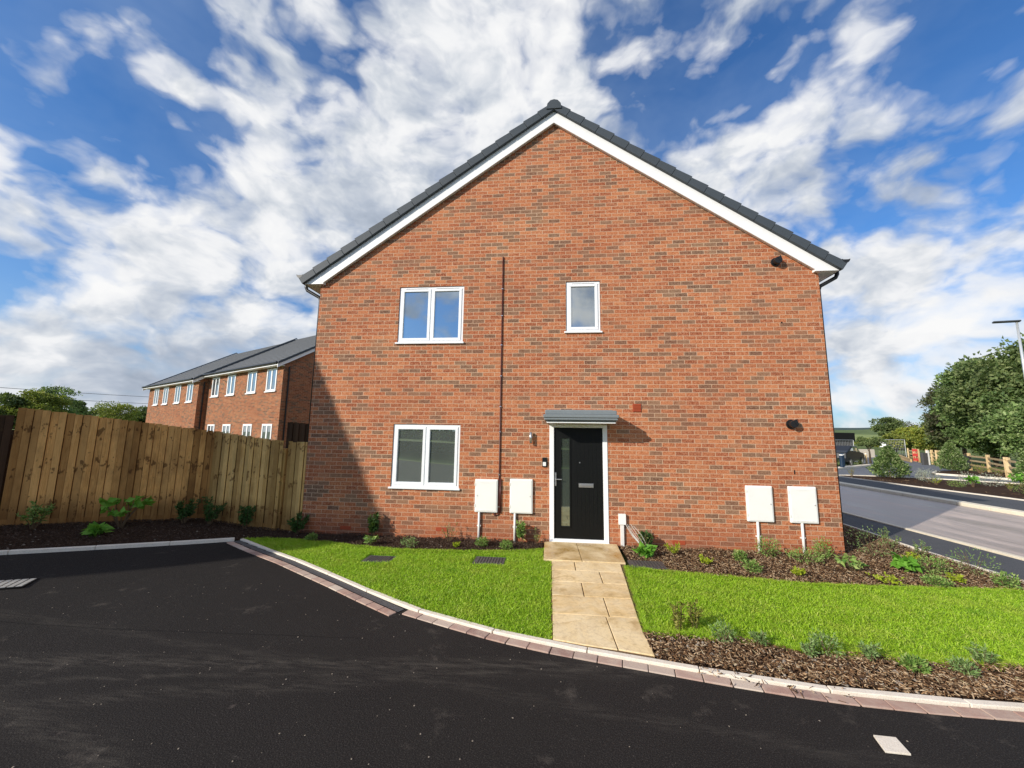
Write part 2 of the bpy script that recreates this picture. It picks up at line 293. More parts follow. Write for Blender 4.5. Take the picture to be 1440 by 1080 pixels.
# ------------------------------------------------------------------ mesh helpers
def tag(o, label=None, cat=None, group=None, kind=None):
    if label: o['label'] = label
    if cat: o['category'] = cat
    if group: o['group'] = group
    if kind: o['kind'] = kind
    return o
def empty(name, loc, label, cat, group=None, rz=0.):
    o = bpy.data.objects.new(name, None); o.location = loc; o.rotation_euler = (0, 0, rz); o.empty_display_size = .2
    COL.objects.link(o); return tag(o, label, cat, group)
class MB:
    def __init__(s): s.v = []; s.f = []
    def add(s, vs, fs):
        k = len(s.v); s.v += [tuple(map(float, q)) for q in vs]; s.f += [tuple(i+k for i in q) for q in fs]; return s
    def box(s, x0, x1, y0, y1, z0, z1):
        return s.add([(x0, y0, z0), (x1, y0, z0), (x1, y1, z0), (x0, y1, z0), (x0, y0, z1), (x1, y0, z1), (x1, y1, z1), (x0, y1, z1)],
                     [(0, 3, 2, 1), (4, 5, 6, 7), (0, 1, 5, 4), (1, 2, 6, 5), (2, 3, 7, 6), (3, 0, 4, 7)])
    def obox(s, c, ax, ay, az):                       # centre and three half-axis vectors
        c, ax, ay, az = map(np.array, (c, ax, ay, az)); vs = []
        for k in (-1, 1):
            for (i, j) in ((-1, -1), (1, -1), (1, 1), (-1, 1)): vs.append(c+i*ax+j*ay+k*az)
        return s.add(vs, [(0, 3, 2, 1), (4, 5, 6, 7), (0, 1, 5, 4), (1, 2, 6, 5), (2, 3, 7, 6), (3, 0, 4, 7)])
    def bar(s, p, q, w, h):                            # beam between two points, w across, h high
        p, q = np.array(p, float), np.array(q, float); d = (q-p); L = np.linalg.norm(d); d /= L
        sd = np.cross(d, (0, 0, 1)); sd = sd/np.linalg.norm(sd) if np.linalg.norm(sd) > 1e-6 else np.array((1., 0, 0)); up = np.cross(sd, d)
        return s.obox((p+q)/2, d*L/2, sd*w/2, up*h/2)
    def tube(s, pts, r, n=10, caps=True, r2=None):
        pts = [np.array(p, float) for p in pts]; m = len(pts); k0 = len(s.v); ref = np.array((.31, .9, .28)); rings = []
        for i, p in enumerate(pts):
            d = pts[min(i+1, m-1)]-pts[max(i-1, 0)]; d /= np.linalg.norm(d)
            a = np.cross(d, ref); a /= np.linalg.norm(a); b = np.cross(d, a)
            rr = r if r2 is None else r+(r2-r)*i/(m-1)
            rings += [p+rr*(math.cos(2*PI*j/n)*a+math.sin(2*PI*j/n)*b) for j in range(n)]
        fs = [(i*n+j, i*n+(j+1) % n, (i+1)*n+(j+1) % n, (i+1)*n+j) for i in range(m-1) for j in range(n)]
        if caps: fs += [tuple(reversed(range(n))), tuple(range((m-1)*n, m*n))]
        return s.add(rings, fs)
    def prism(s, poly, axis, a, b):                    # polygon in the two other axes, extruded along axis
        def mk(p, t): return {'x': (t, p[0], p[1]), 'y': (p[0], t, p[1]), 'z': (p[0], p[1], t)}[axis]
        n = len(poly); vs = [mk(p, a) for p in poly]+[mk(p, b) for p in poly]
        return s.add(vs, [tuple(range(n)), tuple(reversed(range(n, 2*n)))]+[(i, n+i, n+(i+1) % n, (i+1) % n) for i in range(n)])
    def disc(s, c, r, depth, axis='y', n=24):
        c = np.array(c, float); d = np.array({'x': (1, 0, 0), 'y': (0, 1, 0), 'z': (0, 0, 1)}[axis], float)
        return s.tube([c-d*depth/2, c+d*depth/2], r, n)
    def build(s, name, mat, parent=None, local=False, smooth=False, bevel=0., seg=2):
        off = np.zeros(3)
        if parent is not None and not local:
            r = parent
            while r.parent: r = r.parent
            off = np.array(r.location)
        me = bpy.data.meshes.new(name); me.from_pydata([tuple(np.array(v)-off) for v in s.v], [], s.f)
        bm = bmesh.new(); bm.from_mesh(me); bmesh.ops.recalc_face_normals(bm, faces=bm.faces); bm.to_mesh(me); bm.free()
        if smooth: me.polygons.foreach_set('use_smooth', [True]*len(me.polygons))
        me.materials.append(mat); o = bpy.data.objects.new(name, me); COL.objects.link(o); o.parent = parent
        if bevel:
            b = o.modifiers.new('bevel', 'BEVEL'); b.width = bevel; b.segments = seg; b.limit_method = 'ANGLE'; b.angle_limit = math.radians(40)
        return o
def raw_mesh(name, V, nv, mat, parent=None):           # V: (N, nv, 3) separate n-gons
    N = len(V); me = bpy.data.meshes.new(name); me.vertices.add(N*nv); me.vertices.foreach_set('co', V.astype(np.float32).ravel())
    me.loops.add(N*nv); me.loops.foreach_set('vertex_index', np.arange(N*nv, dtype=np.int32))
    me.polygons.add(N); me.polygons.foreach_set('loop_start', np.arange(0, N*nv, nv, dtype=np.int32)); me.update(calc_edges=True)
    me.materials.append(mat); o = bpy.data.objects.new(name, me); COL.objects.link(o); o.parent = parent; return o
def raw_mesh2(name, V, tris, mat, parent=None):        # V: (N, k, 3) separate pieces sharing one face pattern
    N, k, _ = V.shape; T = np.array(tris, dtype=np.int32); fv = T.shape[1]
    idx = (T[None]+(np.arange(N, dtype=np.int32)*k)[:, None, None]).reshape(-1)
    me = bpy.data.meshes.new(name); me.vertices.add(N*k); me.vertices.foreach_set('co', V.astype(np.float32).ravel())
    me.loops.add(len(idx)); me.loops.foreach_set('vertex_index', idx); P = N*len(T)
    me.polygons.add(P); me.polygons.foreach_set('loop_start', np.arange(0, P*fv, fv, dtype=np.int32)); me.update(calc_edges=True)
    me.materials.append(mat); o = bpy.data.objects.new(name, me); COL.objects.link(o); o.parent = parent; return o
def unit(a): return a/np.maximum(np.linalg.norm(a, axis=-1, keepdims=True), 1e-9)
def leaves(base, dirs, length, width, fold=.25):       # folded pointed leaves: two triangles sharing a midrib
    N = len(base); d = unit(dirs); r = unit(rng.normal(size=(N, 3))); s = unit(np.cross(d, r)); n = np.cross(s, d)
    L = (length*(.65+.7*rng.random(N)))[:, None]; W = (width*(.65+.7*rng.random(N)))[:, None]
    tip = base+d*L-n*L*.12; mid = base+d*L*.45
    a = mid+s*W/2+n*W*fold; b = mid-s*W/2+n*W*fold
    return np.stack([base, a, tip, b], 1)
LT = [(0, 1, 2), (0, 2, 3)]
def sheet(name, poly, dz, mat, label=None, kind='structure', cat=None, cut=True, parent=None, sub=0., bumpy=0.):
    bm = bmesh.new(); f = bm.faces.new([bm.verts.new((x, y, 0)) for x, y in poly]); bmesh.ops.recalc_face_normals(bm, faces=[f])
    if f.normal.z < 0: f.normal_flip()
    if cut:
        xs = [p[0] for p in poly]
        for cx in list(np.arange(-16, 1.6, .5)):
            if min(xs) < cx < max(xs): bmesh.ops.bisect_plane(bm, geom=bm.verts[:]+bm.edges[:]+bm.faces[:], plane_co=(cx, 0, 0), plane_no=(1, 0, 0))
    if sub:
        xs = [p[0] for p in poly]; ys = [p[1] for p in poly]
        for cx in np.arange(min(xs)+sub, max(xs), sub): bmesh.ops.bisect_plane(bm, geom=bm.verts[:]+bm.edges[:]+bm.faces[:], plane_co=(cx, 0, 0), plane_no=(1, 0, 0))
        for cy in np.arange(min(ys)+sub, max(ys), sub): bmesh.ops.bisect_plane(bm, geom=bm.verts[:]+bm.edges[:]+bm.faces[:], plane_co=(0, cy, 0), plane_no=(0, 1, 0))
    bmesh.ops.triangulate(bm, faces=[q for q in bm.faces if len(q.verts) > 4])
    for v in bm.verts:
        v.co.z = H(v.co.x)+dz+(random.uniform(-bumpy, bumpy) if bumpy and not v.is_boundary else 0)
    me = bpy.data.meshes.new(name); bm.to_mesh(me); bm.free(); me.materials.append(mat)
    if bumpy: me.polygons.foreach_set('use_smooth', [True]*len(me.polygons))
    o = bpy.data.objects.new(name, me); COL.objects.link(o); o.parent = parent
    tag(o, label, cat, None, kind); return o
def in_poly(P, poly):
    x, y = P[:, 0], P[:, 1]; ins = np.zeros(len(P), bool); n = len(poly)
    for i in range(n):
        x1, y1 = poly[i]; x2, y2 = poly[(i+1) % n]
        if y1 == y2: continue
        c = ((y1 > y) != (y2 > y)) & (x < (x2-x1)*(y-y1)/(y2-y1)+x1); ins ^= c
    return ins
def scatter(poly, dens, near=None):
    xs = [p[0] for p in poly]; ys = [p[1] for p in poly]; a = (max(xs)-min(xs))*(max(ys)-min(ys)); n = int(a*dens)
    P = np.stack([rng.uniform(min(xs), max(xs), n), rng.uniform(min(ys), max(ys), n)], 1); return P[in_poly(P, poly)]

# ------------------------------------------------------------------ ground, roads, beds
def grid_ground():
    xs = np.unique(np.r_[np.geomspace(30, 4000, 12)*-1, np.arange(-26, 3, 1.), np.geomspace(3, 4000, 14)]); ys = np.r_[-np.geomspace(30, 4000, 8)[::-1], np.linspace(-25, 60, 12), np.geomspace(90, 4000, 10)]
    V = [(x, y, min(H(x), 1.9)-.06) for y in ys for x in xs]; n = len(xs)
    me = bpy.data.meshes.new('ground'); me.from_pydata(V, [], [(j*n+i, j*n+i+1, (j+1)*n+i+1, (j+1)*n+i) for j in range(len(ys)-1) for i in range(n-1)])
    me.materials.append(B['ground']); o = bpy.data.objects.new('ground', me); COL.objects.link(o)
    tag(o, 'rough green meadow ground reaching the horizon', None, None, 'structure')
grid_ground()
PALE = [(-.60, -.66), (.10, -1.02), (.83, -1.39), (2.07, -2.12), (2.62, -2.46), (3.16, -2.78), (3.77, -3.02), (4.24, -3.2), (4.7, -3.33), (5.12, -3.42), (5.58, -3.51), (6.06, -3.61), (6.48, -3.68), (6.87, -3.73), (7.4, -3.76), (8.14, -3.77), (9.2, -3.74), (10.4, -3.66)]
def offset(path, d):
    out = []
    for i, p in enumerate(path):
        a = np.array(path[max(i-1, 0)]); b = np.array(path[min(i+1, len(path)-1)]); t = (b-a)/np.linalg.norm(b-a)
        out.append((p[0]+t[1]*d, p[1]-t[0]*d))
    return out                                          # d > 0 : to the right of travel (camera side here)
def resample(path, step):
    P = np.array(path, float); seg = np.r_[0, np.cumsum(np.linalg.norm(np.diff(P, axis=0), axis=1))]; n = max(2, int(round(seg[-1]/step))+1)
    t = np.linspace(0, seg[-1], n); return list(zip(np.interp(t, seg, P[:, 0]), np.interp(t, seg, P[:, 1])))
def kerb_run(name, path, w, top, bottom, piece, mat, label, gap=.006, jitter=.003, bevel=.006, drop=None):
    """individual kerb units butted end to end along a path; w wide to the right of the path"""
    mb = MB(); P = resample(path, piece)
    for (a, b) in zip(P[:-1], P[1:]):
        a, b = np.array(a), np.array(b); d = (b-a)/np.linalg.norm(b-a); nrm = np.array((d[1], -d[0])); a2, b2 = a+d*gap/2, b-d*gap/2
        j = random.uniform(-jitter, jitter); q = [a2, b2, b2+nrm*w, a2+nrm*w]
        vs = [(p[0], p[1], H(p[0])+bottom) for p in q]+[(p[0], p[1], H(p[0])+top+j) for p in q]
        mb.add(vs, [(0, 3, 2, 1), (4, 5, 6, 7), (0, 1, 5, 4), (1, 2, 6, 5), (2, 3, 7, 6), (3, 0, 4, 7)])
    o = mb.build(name, mat, bevel=bevel); tag(o, label, None, None, 'structure'); return o
kerb_run('lawn_edging', PALE, .06, .030, -.1, .91, B['conc'], 'slim pale concrete edging curving along both lawns', jitter=.002)
kerb_run('block_edging', offset([(3.20, -2.79)]+PALE[6:], .064), .105, .010, -.1, .205, B['paver'], 'red and buff block paver course at the tarmac edge', jitter=.002)
kerb_run('block_course', offset(PALE[:6], .166), .10, .010, -.1, .205, B['paver'], 'block paver course outside the channel drain', jitter=.002)
# channel drain: iron channel with cross bars
ch = empty('channel_drain', (2.0, -2.2, 0), 'black slotted channel drain along the left lawn edging', 'drain')
mb = MB(); mb2 = MB(); P = resample(offset(PALE[:6], .063), .02)
for a, b in zip(P[:-1], P[1:]):
    a, b = np.array(a), np.array(b); d = (b-a)/np.linalg.norm(b-a); n = np.array((d[1], -d[0])); c = (a+b)/2
    mb2.obox((*(c+n*.05), H(c[0])+.004), (*(d*.0055), 0), (*(n*.043), 0), (0, 0, .005))
Pc = resample(offset(PALE[:6], .063), .3)
for a, b in zip(Pc[:-1], Pc[1:]):
    for o0, o1, zt in ((0, .007, .010), (.093, .10, .010), (.007, .093, -.012)):
        a_, b_ = np.array(a), np.array(b); d = (b_-a_)/np.linalg.norm(b_-a_); n = np.array((d[1], -d[0])); c = (a_+b_)/2+n*(o0+o1)/2
        mb.obox((*c, H(c[0])+zt-.02), (*((b_-a_)/2), 0), (*(n*(o1-o0)/2), 0), (0, 0, .02))
mb.build('channel', B['dark'], ch); mb2.build('grating', B['drain'], ch)
LK = [(-4.1, -3.3), (-2.81, -2.34), (-2.26, -1.93), (-1.66, -1.45), (-.71, -.73)]
kerb_run('bed_edging', LK, .055, .05, -.1, .91, B['conc'], 'thin pale edging between shaded bed and tarmac', jitter=.004)
lot = offset(LK, .05)+[(-.60, -.72)]+PALE[:1]+[(p[0], p[1]-.03) for p in PALE]+[(12.3, -3.3), (12.3, -16), (-13.5, -16), (-13.5, -6.5), (-8, -5.9)]
lot = [(-8, -6.2)]+offset(LK, .03)+[(p[0], p[1]-.02) for p in PALE[1:]]+[(10.6, -3.66), (12.3, -3.66), (12.3, -16), (-12, -16), (-12, -7.5)]
sheet('car_park', lot, 0., B['lot'], 'new black tarmac parking court with dusty tyre marks')
# pale stones and grit on the tarmac
def stones(name, poly, n, s0, s1, mat, label, dz=0.):
    P = scatter(poly, 120)[:n]; n = len(P)
    oc = np.array([(1, 0, 0), (-1, 0, 0), (0, 1, 0), (0, -1, 0), (0, 0, 1), (0, 0, -1)], float)
    sc = rng.uniform(s0, s1, (n, 1, 1))*rng.uniform(.6, 1.3, (n, 1, 3)); sc[:, :, 2] *= .6
    A = rng.uniform(0, 2*PI, n); V = oc[None]*sc; c, s = np.cos(A)[:, None], np.sin(A)[:, None]
    x = V[:, :, 0]*c-V[:, :, 1]*s; y = V[:, :, 0]*s+V[:, :, 1]*c; V[:, :, 0] = x; V[:, :, 1] = y
    V[:, :, 0] += P[:, :1]; V[:, :, 1] += P[:, 1:]; V[:, :, 2] += (H(P[:, 0])+dz)[:, None]+sc[:, :, 2]*.3
    o = raw_mesh2(name, V, [(0, 2, 4), (2, 1, 4), (1, 3, 4), (3, 0, 4), (2, 0, 5), (1, 2, 5), (3, 1, 5), (0, 3, 5)], mat)
    tag(o, label, None, None, 'stuff'); return o
stones('grit', [(-2, -3.2), (1, -2.3), (8, -4.2), (8, -5.5), (0, -5.5)], 330, .002, .008, B['stone'], 'pale grit scattered on the black tarmac')
# lawns
LAWN_L = [(-.50, -.66), (-.37, -.60), (.3, -.56), (.95, -.62), (1.51, -.76), (2.27, -.86), (3.18, -.80), (3.86, -.70), (4.57, -.52), (4.60, -1.06), (4.71, -1.07), (4.71, -3.32)]+[p for p in reversed(PALE[:8])]
LAWN_R = [(5.87, -1.16), (6.29, -1.30), (7.31, -1.44), (8.14, -1.52), (9.02, -1.49), (9.8, -1.44), (10.65, -1.4), (11.02, -1.55), (10.98, -3.42), (8.65, -3.24), (8.09, -3.27), (7.68, -3.24), (7.22, -3.23), (6.83, -3.18), (6.59, -3.09), (6.1, -3.04), (5.63, -3.06), (5.80, -1.16)]
for nm, poly, lb in (('lawn_left', LAWN_L, 'left lawn soil under mown grass'), ('lawn_right', LAWN_R, 'right lawn soil under mown grass')):
    sheet(nm, poly, .012, B['lawn'], lb, sub=.25, bumpy=.006)
def grass(name, poly, dens, label, holes=()):
    P = scatter(poly, dens)
    for (x0, x1, y0, y1) in holes: P = P[~((P[:, 0] > x0) & (P[:, 0] < x1) & (P[:, 1] > y0) & (P[:, 1] < y1))]
    n = len(P)
    # height drifts and small tufts
    ph = np.sin(P[:, 0]*5.1+np.sin(P[:, 1]*3.7)*2)*np.sin(P[:, 1]*6.3+P[:, 0]*2.2)
    h = (.040+.012*ph)*(.55+.8*rng.random(n)); w = .0028*(.7+.7*rng.random(n))*1.25
    h *= 1+.35*(rng.random(n) > .93); a = rng.uniform(0, 2*PI, n); lean = rng.uniform(.35, 1.35, n); la = rng.uniform(0, 2*PI, n)
    b = np.stack([P[:, 0], P[:, 1], H(P[:, 0])+.010], 1); s = np.stack([np.cos(a), np.sin(a), 0*a], 1)*w[:, None]
    l1 = np.stack([np.cos(la)*lean*h*.35, np.sin(la)*lean*h*.35, h*.6], 1); l2 = np.stack([np.cos(la)*lean*h, np.sin(la)*lean*h, h*(1.05-.38*lean)], 1)
    V = np.stack([b-s, b+s, b+l1+s*.8, b+l1-s*.8, b+l2], 1)
    o = raw_mesh2(name, V, [(0, 1, 2), (0, 2, 3), (3, 2, 4)], B['grass']); tag(o, label, 'grass', None, 'stuff')
def fringe(name, path, label, wid=.05, n_m=2600):
    P = np.array(resample(path, .01)); k = len(P); m = int(k*.01*n_m); i = rng.integers(0, k, m)
    Q = P[i]+rng.normal(0, wid*.45, (m, 2)); Q += (np.sin(Q[:, :1]*17)+np.sin(Q[:, 1:]*23+1))*wid*.25
    h = .045*(.5+.9*rng.random(m)); a = rng.uniform(0, 6.28, m); s = np.stack([np.cos(a), np.sin(a), 0*a], 1)*.0034; la = rng.uniform(0, 6.28, m); ln = rng.uniform(.4, 1.5, m)
    b = np.stack([Q[:, 0], Q[:, 1], H(Q[:, 0])+.008], 1); l1 = np.stack([np.cos(la)*ln*h*.35, np.sin(la)*ln*h*.35, h*.55], 1); l2 = np.stack([np.cos(la)*ln*h, np.sin(la)*ln*h, h*(1-.4*ln/1.5)], 1)
    o = raw_mesh2(name, np.stack([b-s, b+s, b+l1+s*.8, b+l1-s*.8, b+l2], 1), [(0, 1, 2), (0, 2, 3), (3, 2, 4)], B['grass']); tag(o, label, 'grass', None, 'stuff')
MH = [(2.13, -1.28, .42, .30, 'small grey manhole cover sunk in left lawn nearer the fence'), (3.79, -1.12, .46, .34, 'square grey manhole cover in left lawn beside the path'), (6.12, -1.03, .50, .31, 'dark ribbed manhole cover right of the doorstep slabs')]
holes = [(x-w/2-.03, x+w/2+.03, y-d/2-.03, y+d/2+.03) for x, y, w, d, _ in MH]
grass('lawn_grass', LAWN_L, 11500, 'short bright grass of the left lawn', holes)
grass('lawn_grass', LAWN_R, 11500, 'short bright grass of the right lawn between two bark beds', holes)
fringe('grass_edge', LAWN_R[9:17], 'ragged grass edge over the front bark bed')
fringe('grass_edge', LAWN_R[:7], 'ragged grass edge against the right wall bed')
fringe('grass_edge', LAWN_L[1:9], 'ragged grass edge against the left wall bed')
fringe('grass_edge', [(5.80, -1.16), (5.63, -3.05)], 'ragged grass edge beside the slab path', .02)
# bark beds
BED_L = [(-4.4, -1.55), (-2.22, .20), (.04, .0), (4.58, .0), (4.58, -.53), (3.86, -.70), (3.18, -.80), (2.27, -.86), (1.51, -.76), (.95, -.62), (.3, -.56), (-.37, -.60), (-.62, -.66), (-.71, -.73), (-1.66, -1.45), (-2.26, -1.93), (-2.81, -2.34), (-4.1, -3.3), (-5.2, -4.1), (-6, -2.8)]
BED_R = [(5.90, .0), (9.55, .0), (9.55, 4.), (10.9, 4.), (11.13, 1.25), (11.03, .65), (11.05, -.55), (11.1, -1.6), (10.65, -1.4), (9.8, -1.44), (9.02, -1.49), (8.14, -1.52), (7.31, -1.44), (6.29, -1.30), (5.90, -1.17)]
BED_F = [(5.60, -3.08), (6.1, -3.05), (6.59, -3.09), (6.83, -3.18), (7.22, -3.23), (7.68, -3.24), (8.09, -3.27), (8.65, -3.24), (10.7, -3.4), (10.4, -3.64), (9.2, -3.72), (8.14, -3.75), (7.4, -3.74), (6.87, -3.71), (6.48, -3.66), (6.06, -3.59), (5.58, -3.49)]
sheet('bark_bed_left', BED_L, .004, B['soil'], 'dark soil under bark by the left wall', sub=.3, bumpy=.02)
sheet('bark_bed_right', BED_R, .004, B['soil'], 'dark soil under bark by the right wall', sub=.3, bumpy=.02)
sheet('bark_bed_front', BED_F, .004, B['soil'], 'dark soil under bark along the front edging', sub=.2, bumpy=.015)
def chips(name, poly, dens, mat, label, L=(.012, .045)):
    P = scatter(poly, dens); P = P[~((P[:, 0] > 5.84) & (P[:, 0] < 6.37) & (P[:, 1] > -1.20) & (P[:, 1] < -.86))]; n = len(P); l = rng.uniform(*L, n)*rng.uniform(.6, 1.2, n); w = rng.uniform(.004, .012, n); th = rng.uniform(.002, .005, n)
    a = rng.uniform(0, 2*PI, n); el = rng.normal(0, .32, n)
    d = np.stack([np.cos(a)*np.cos(el), np.sin(a)*np.cos(el), np.sin(el)], 1); s = unit(np.cross(d, np.array((0, 0, 1.))+rng.normal(0, .3, (n, 3)))); u = np.cross(s, d)
    c = np.stack([P[:, 0], P[:, 1], H(P[:, 0])+.02+rng.random(n)*.022+.012*np.sin(P[:, 0]*7)*np.cos(P[:, 1]*6)], 1)
    X, Y, Z = d*l[:, None]/2, s*w[:, None]/2, u*th[:, None]/2
    V = np.stack([c-X-Y*.6-Z, c+X-Y*.3-Z, c+X+Y-Z, c-X+Y-Z, c-X-Y*.6+Z, c+X-Y*.3+Z, c+X+Y+Z, c-X+Y+Z], 1)
    o = raw_mesh2(name, V, [(4, 5, 6, 7), (0, 1, 5, 4), (1, 2, 6, 5), (2, 3, 7, 6), (3, 0, 4, 7)], mat); tag(o, label, 'bark', None, 'stuff')
chips('bark_mulch', BED_L, 2600, B['chips_dark'], 'dark bark mulch in front of fence and left wall')
chips('bark_mulch', [p for p in BED_R], 2400, B['chips'], 'brown bark mulch around the right corner of the house')
chips('bark_mulch', BED_F, 4200, B['chips'], 'coarse sunlit bark mulch beside the front edging', (.015, .055))
chips('loose_bark', [(5.8, -3.55), (6.9, -3.70), (6.9, -3.92), (6.0, -3.80)], 260, B['chips'], 'loose bark spilled over the edging onto tarmac')
chips('leaf_litter', BED_R, 90, B['chips_pale'], 'dry fallen leaves and pale splinters on the right bark bed', (.03, .06))
chips('leaf_litter', BED_F, 160, B['chips_pale'], 'dry fallen leaves and pale splinters on the front bark bed', (.03, .06))
stones('pebbles', BED_F, 260, .01, .028, B['stone'], 'small stones among the front bark', .02)
stones('pebbles', BED_L, 260, .006, .02, B['stone'], 'small pale stones among the dark bark', .02)
# buff slab path
def path_slabs():
    mb = MB()
    def q(pts, z=.032):
        c = np.mean(pts, axis=0); g = .009
        pts = [np.array(p)+(c-np.array(p))/np.linalg.norm(c-np.array(p))*g for p in pts]; n = len(pts)
        mb.add([(p[0], p[1], H(p[0])-.03) for p in pts]+[(p[0], p[1], H(p[0])+z) for p in pts], [tuple(range(n, 2*n))]+[(i, (i+1) % n, n+(i+1) % n, n+i) for i in range(n)])
    q([(4.60, -.03), (5.16, -.03), (5.18, -1.04), (4.60, -1.04)], .045); q([(5.16, -.03), (5.86, -.03), (5.82, -1.04), (5.18, -1.04)], .045)
    xr = lambda y: 5.74+(y+1.08)*.075
    rows = [(-1.04, -1.42, [5.06]), (-1.42, -1.86, [5.38]), (-1.86, -2.30, [5.10]), (-2.30, -2.78, [5.32])]
    for y0, y1, cuts in rows:
        xs = [4.72]+cuts+[None]
        for a, b in zip(xs[:-1], xs[1:]):
            q([(a, y0), (b if b else xr(y0), y0), (b if b else xr(y1), y1), (a, y1)])
    q([(4.72, -2.78), (5.28, -2.78), (4.72, -3.02)]); q([(5.28, -2.78), (5.30, -3.42), (5.02, -3.38), (4.72, -3.31), (4.72, -3.02)])
    q([(5.28, -2.78), (xr(-2.78), -2.78), (5.60, -3.06), (5.60, -3.48), (5.30, -3.42)])
    o = mb.build('garden_path', B['slab'], bevel=.004); tag(o, 'buff stone slab path from the front door to the edging', None, None, 'structure')
path_slabs()
sheet('path_bed', [(4.60, -.01), (5.88, -.01), (5.80, -1.16), (5.63, -3.06), (5.58, -3.5), (4.71, -3.32), (4.71, -1.06), (4.60, -1.05)], .021, B['joint'], 'sandy joint bed under the slab path')
for x, y, w, d, lb in MH:
    e = empty('manhole_cover', (x, y, 0), lb, 'manhole cover', 'manhole covers in the lawns')
    lz = .022 if x > 5 else 0
    MB().box(x-w/2, x+w/2, y-d/2, y+d/2, 0, .018+lz).build('frame', B['iron'], e)
    mb = MB(); k = 9
    for i in range(k):
        xx = x-w/2+.035+(w-.07)*(i+.5)/k; mb.box(xx-.014, xx+.014, y-d/2+.03, y+d/2-.03, .018+lz, .027+lz)
    mb.build('ribbed_lid', B['iron'], e, bevel=.002)
# gully grate at left, utility marker on the tarmac
e = empty('gully_grate', (-1.55, -3.05, .1), 'pale square gully grate in tarmac at far left', 'drain grate')
gx, gy = -1.62, -3.04; ga = math.radians(32); ca, sa = math.cos(ga), math.sin(ga); gz = H(gx)
MB().obox((gx, gy, gz+.004), (ca*.24, sa*.24, -.008), (-sa*.15, ca*.15, 0), (0, 0, .005)).build('frame', B['dark'], e)
mb = MB()
for i in range(7):
    for j in range(4):
        a, b = (i-3)*.066, (j-1.5)*.07; mb.obox((gx+a*ca-b*sa, gy+a*sa+b*ca, gz+.012-a*.06), (ca*.026, sa*.026, -.001), (-sa*.029, ca*.029, 0), (0, 0, .006))
mb.build('bars', B['grate'], e, bevel=.002)
e = MB().add([(6.77, -4.20, .004), (6.90, -4.205, .004), (6.875, -4.34, .004), (6.735, -4.335, .004), (6.77, -4.20, .014), (6.90, -4.205, .014), (6.875, -4.34, .014), (6.735, -4.335, .014)],
              [(4, 5, 6, 7), (0, 1, 5, 4), (1, 2, 6, 5), (2, 3, 7, 6), (3, 0, 4, 7)]).build('marker_plate', B['conc'], bevel=.002)
tag(e, 'small pale diamond plate set in tarmac at lower right', 'plate')
# ---- right-hand road
FB = [(11.35, 9.), (11.22, 2.37), (11.13, 1.25), (11.03, .65), (11.05, -.55), (11.1, -1.6), (11.0, -3.66)]
sheet('footpath_near', [(p[0]-.02, p[1]) for p in FB]+[(12.3, -3.66), (12.33, 9.)], .0, B['footway'], 'dark tarmac footpath behind the house corner', cut=False)
kerb_run('path_edging', list(reversed(FB)), .05, .04, -.1, .91, B['conc'], 'pale edging between right bark bed and footpath')
kerb_run('road_kerb_near', [(12.38, -14.), (12.38, 0.), (12.32, 2.3), (12.40, 12.), (12.2, 60.)], .12, .02, -.15, .91, B['conc_kerb'], 'near kerb of the estate road')
sheet('road', [(12.5, -40), (16.9, -40), (16.95, 4.), (16.9, 10.5), (17.2, 15.), (18.5, 17.), (12.3, 60), (12.45, 2)], -.01, B['road'], 'damp pale grey estate road', cut=False)
kerb_run('road_kerb_far', [(17.2, 14.2), (16.95, 10.5), (16.95, 4.), (16.95, -20.)], -.32, .09, -.15, .91, B['conc_kerb'], 'wide pale kerb on the far side of the road', bevel=.02)
sheet('footpath_far', [(17.2, -20), (19.6, -20), (19.65, 7.), (19.3, 10.1), (19.1, 14.3), (17.5, 14.3), (17.25, 10.5)], .06, B['footway'], 'dark footpath across the road', cut=False)
kerb_run('far_bed_edging', [(19.1, 14.5), (19.3, 10.1), (19.65, 7.), (19.6, -20.)], -.06, .10, -.1, .91, B['conc'], 'pale edging in front of the far bark bed')
FARBED = [(19.2, 14.6), (19.4, 10.1), (19.75, 7.), (19.7, -2.), (31, -2.), (25.4, 12.4), (23.9, 13.6), (22.4, 14.5), (20.3, 14.9)]
sheet('far_bark_bed', FARBED, .06, B['soil'], 'brown bark bed across the road', cut=False, sub=.8, bumpy=.05)
chips('far_bark', FARBED, 40, B['chips'], 'coarse bark on the bed across the road', (.06, .16))
kerb_run('drive_edging', [(19.2, 14.7), (20.3, 14.98), (22.4, 14.58), (23.9, 13.68), (25.4, 12.48), (31, -2)], -.08, .10, -.1, .91, B['conc'], 'pale edging behind the far bark bed')
sheet('side_road', [(17.2, 15.), (19.2, 14.8), (20.3, 15.05), (22.4, 14.65), (23.9, 13.75), (25.4, 12.55), (31, -2), (36, 0), (27.8, 14.7), (26.5, 17.6), (28.2, 19.4), (31, 21), (34.5, 25.7), (36.3, 29.3), (42.3, 38.5), (48, 48), (42, 50), (33, 34), (30, 26.5), (28.5, 24.6), (22.8, 19.5), (17.5, 18.5)], .0, B['sideroad'], 'blue grey side road leading away to the trees', cut=False)
kerb_run('side_road_kerb', [(17.5, 18.6), (22.8, 19.6), (25.8, 22.2), (29., 24.8)], -.5, .10, -.1, .91, B['conc'], 'pale kerb by the far parked car')
ISL = [(26.5, 17.7), (27.8, 14.75), (36, 0), (40, 4), (34, 17), (31.2, 21.), (28.3, 19.4)]
sheet('island_bed', ISL, .05, B['soil'], 'bark bed in front of the post and rail fence', cut=False, sub=1., bumpy=.04)
kerb_run('island_edging', [(28.3, 19.4), (26.5, 17.7), (27.8, 14.75), (36, 0)], -.08, .10, -.1, .91, B['conc'], 'pale edging round the fence bed')

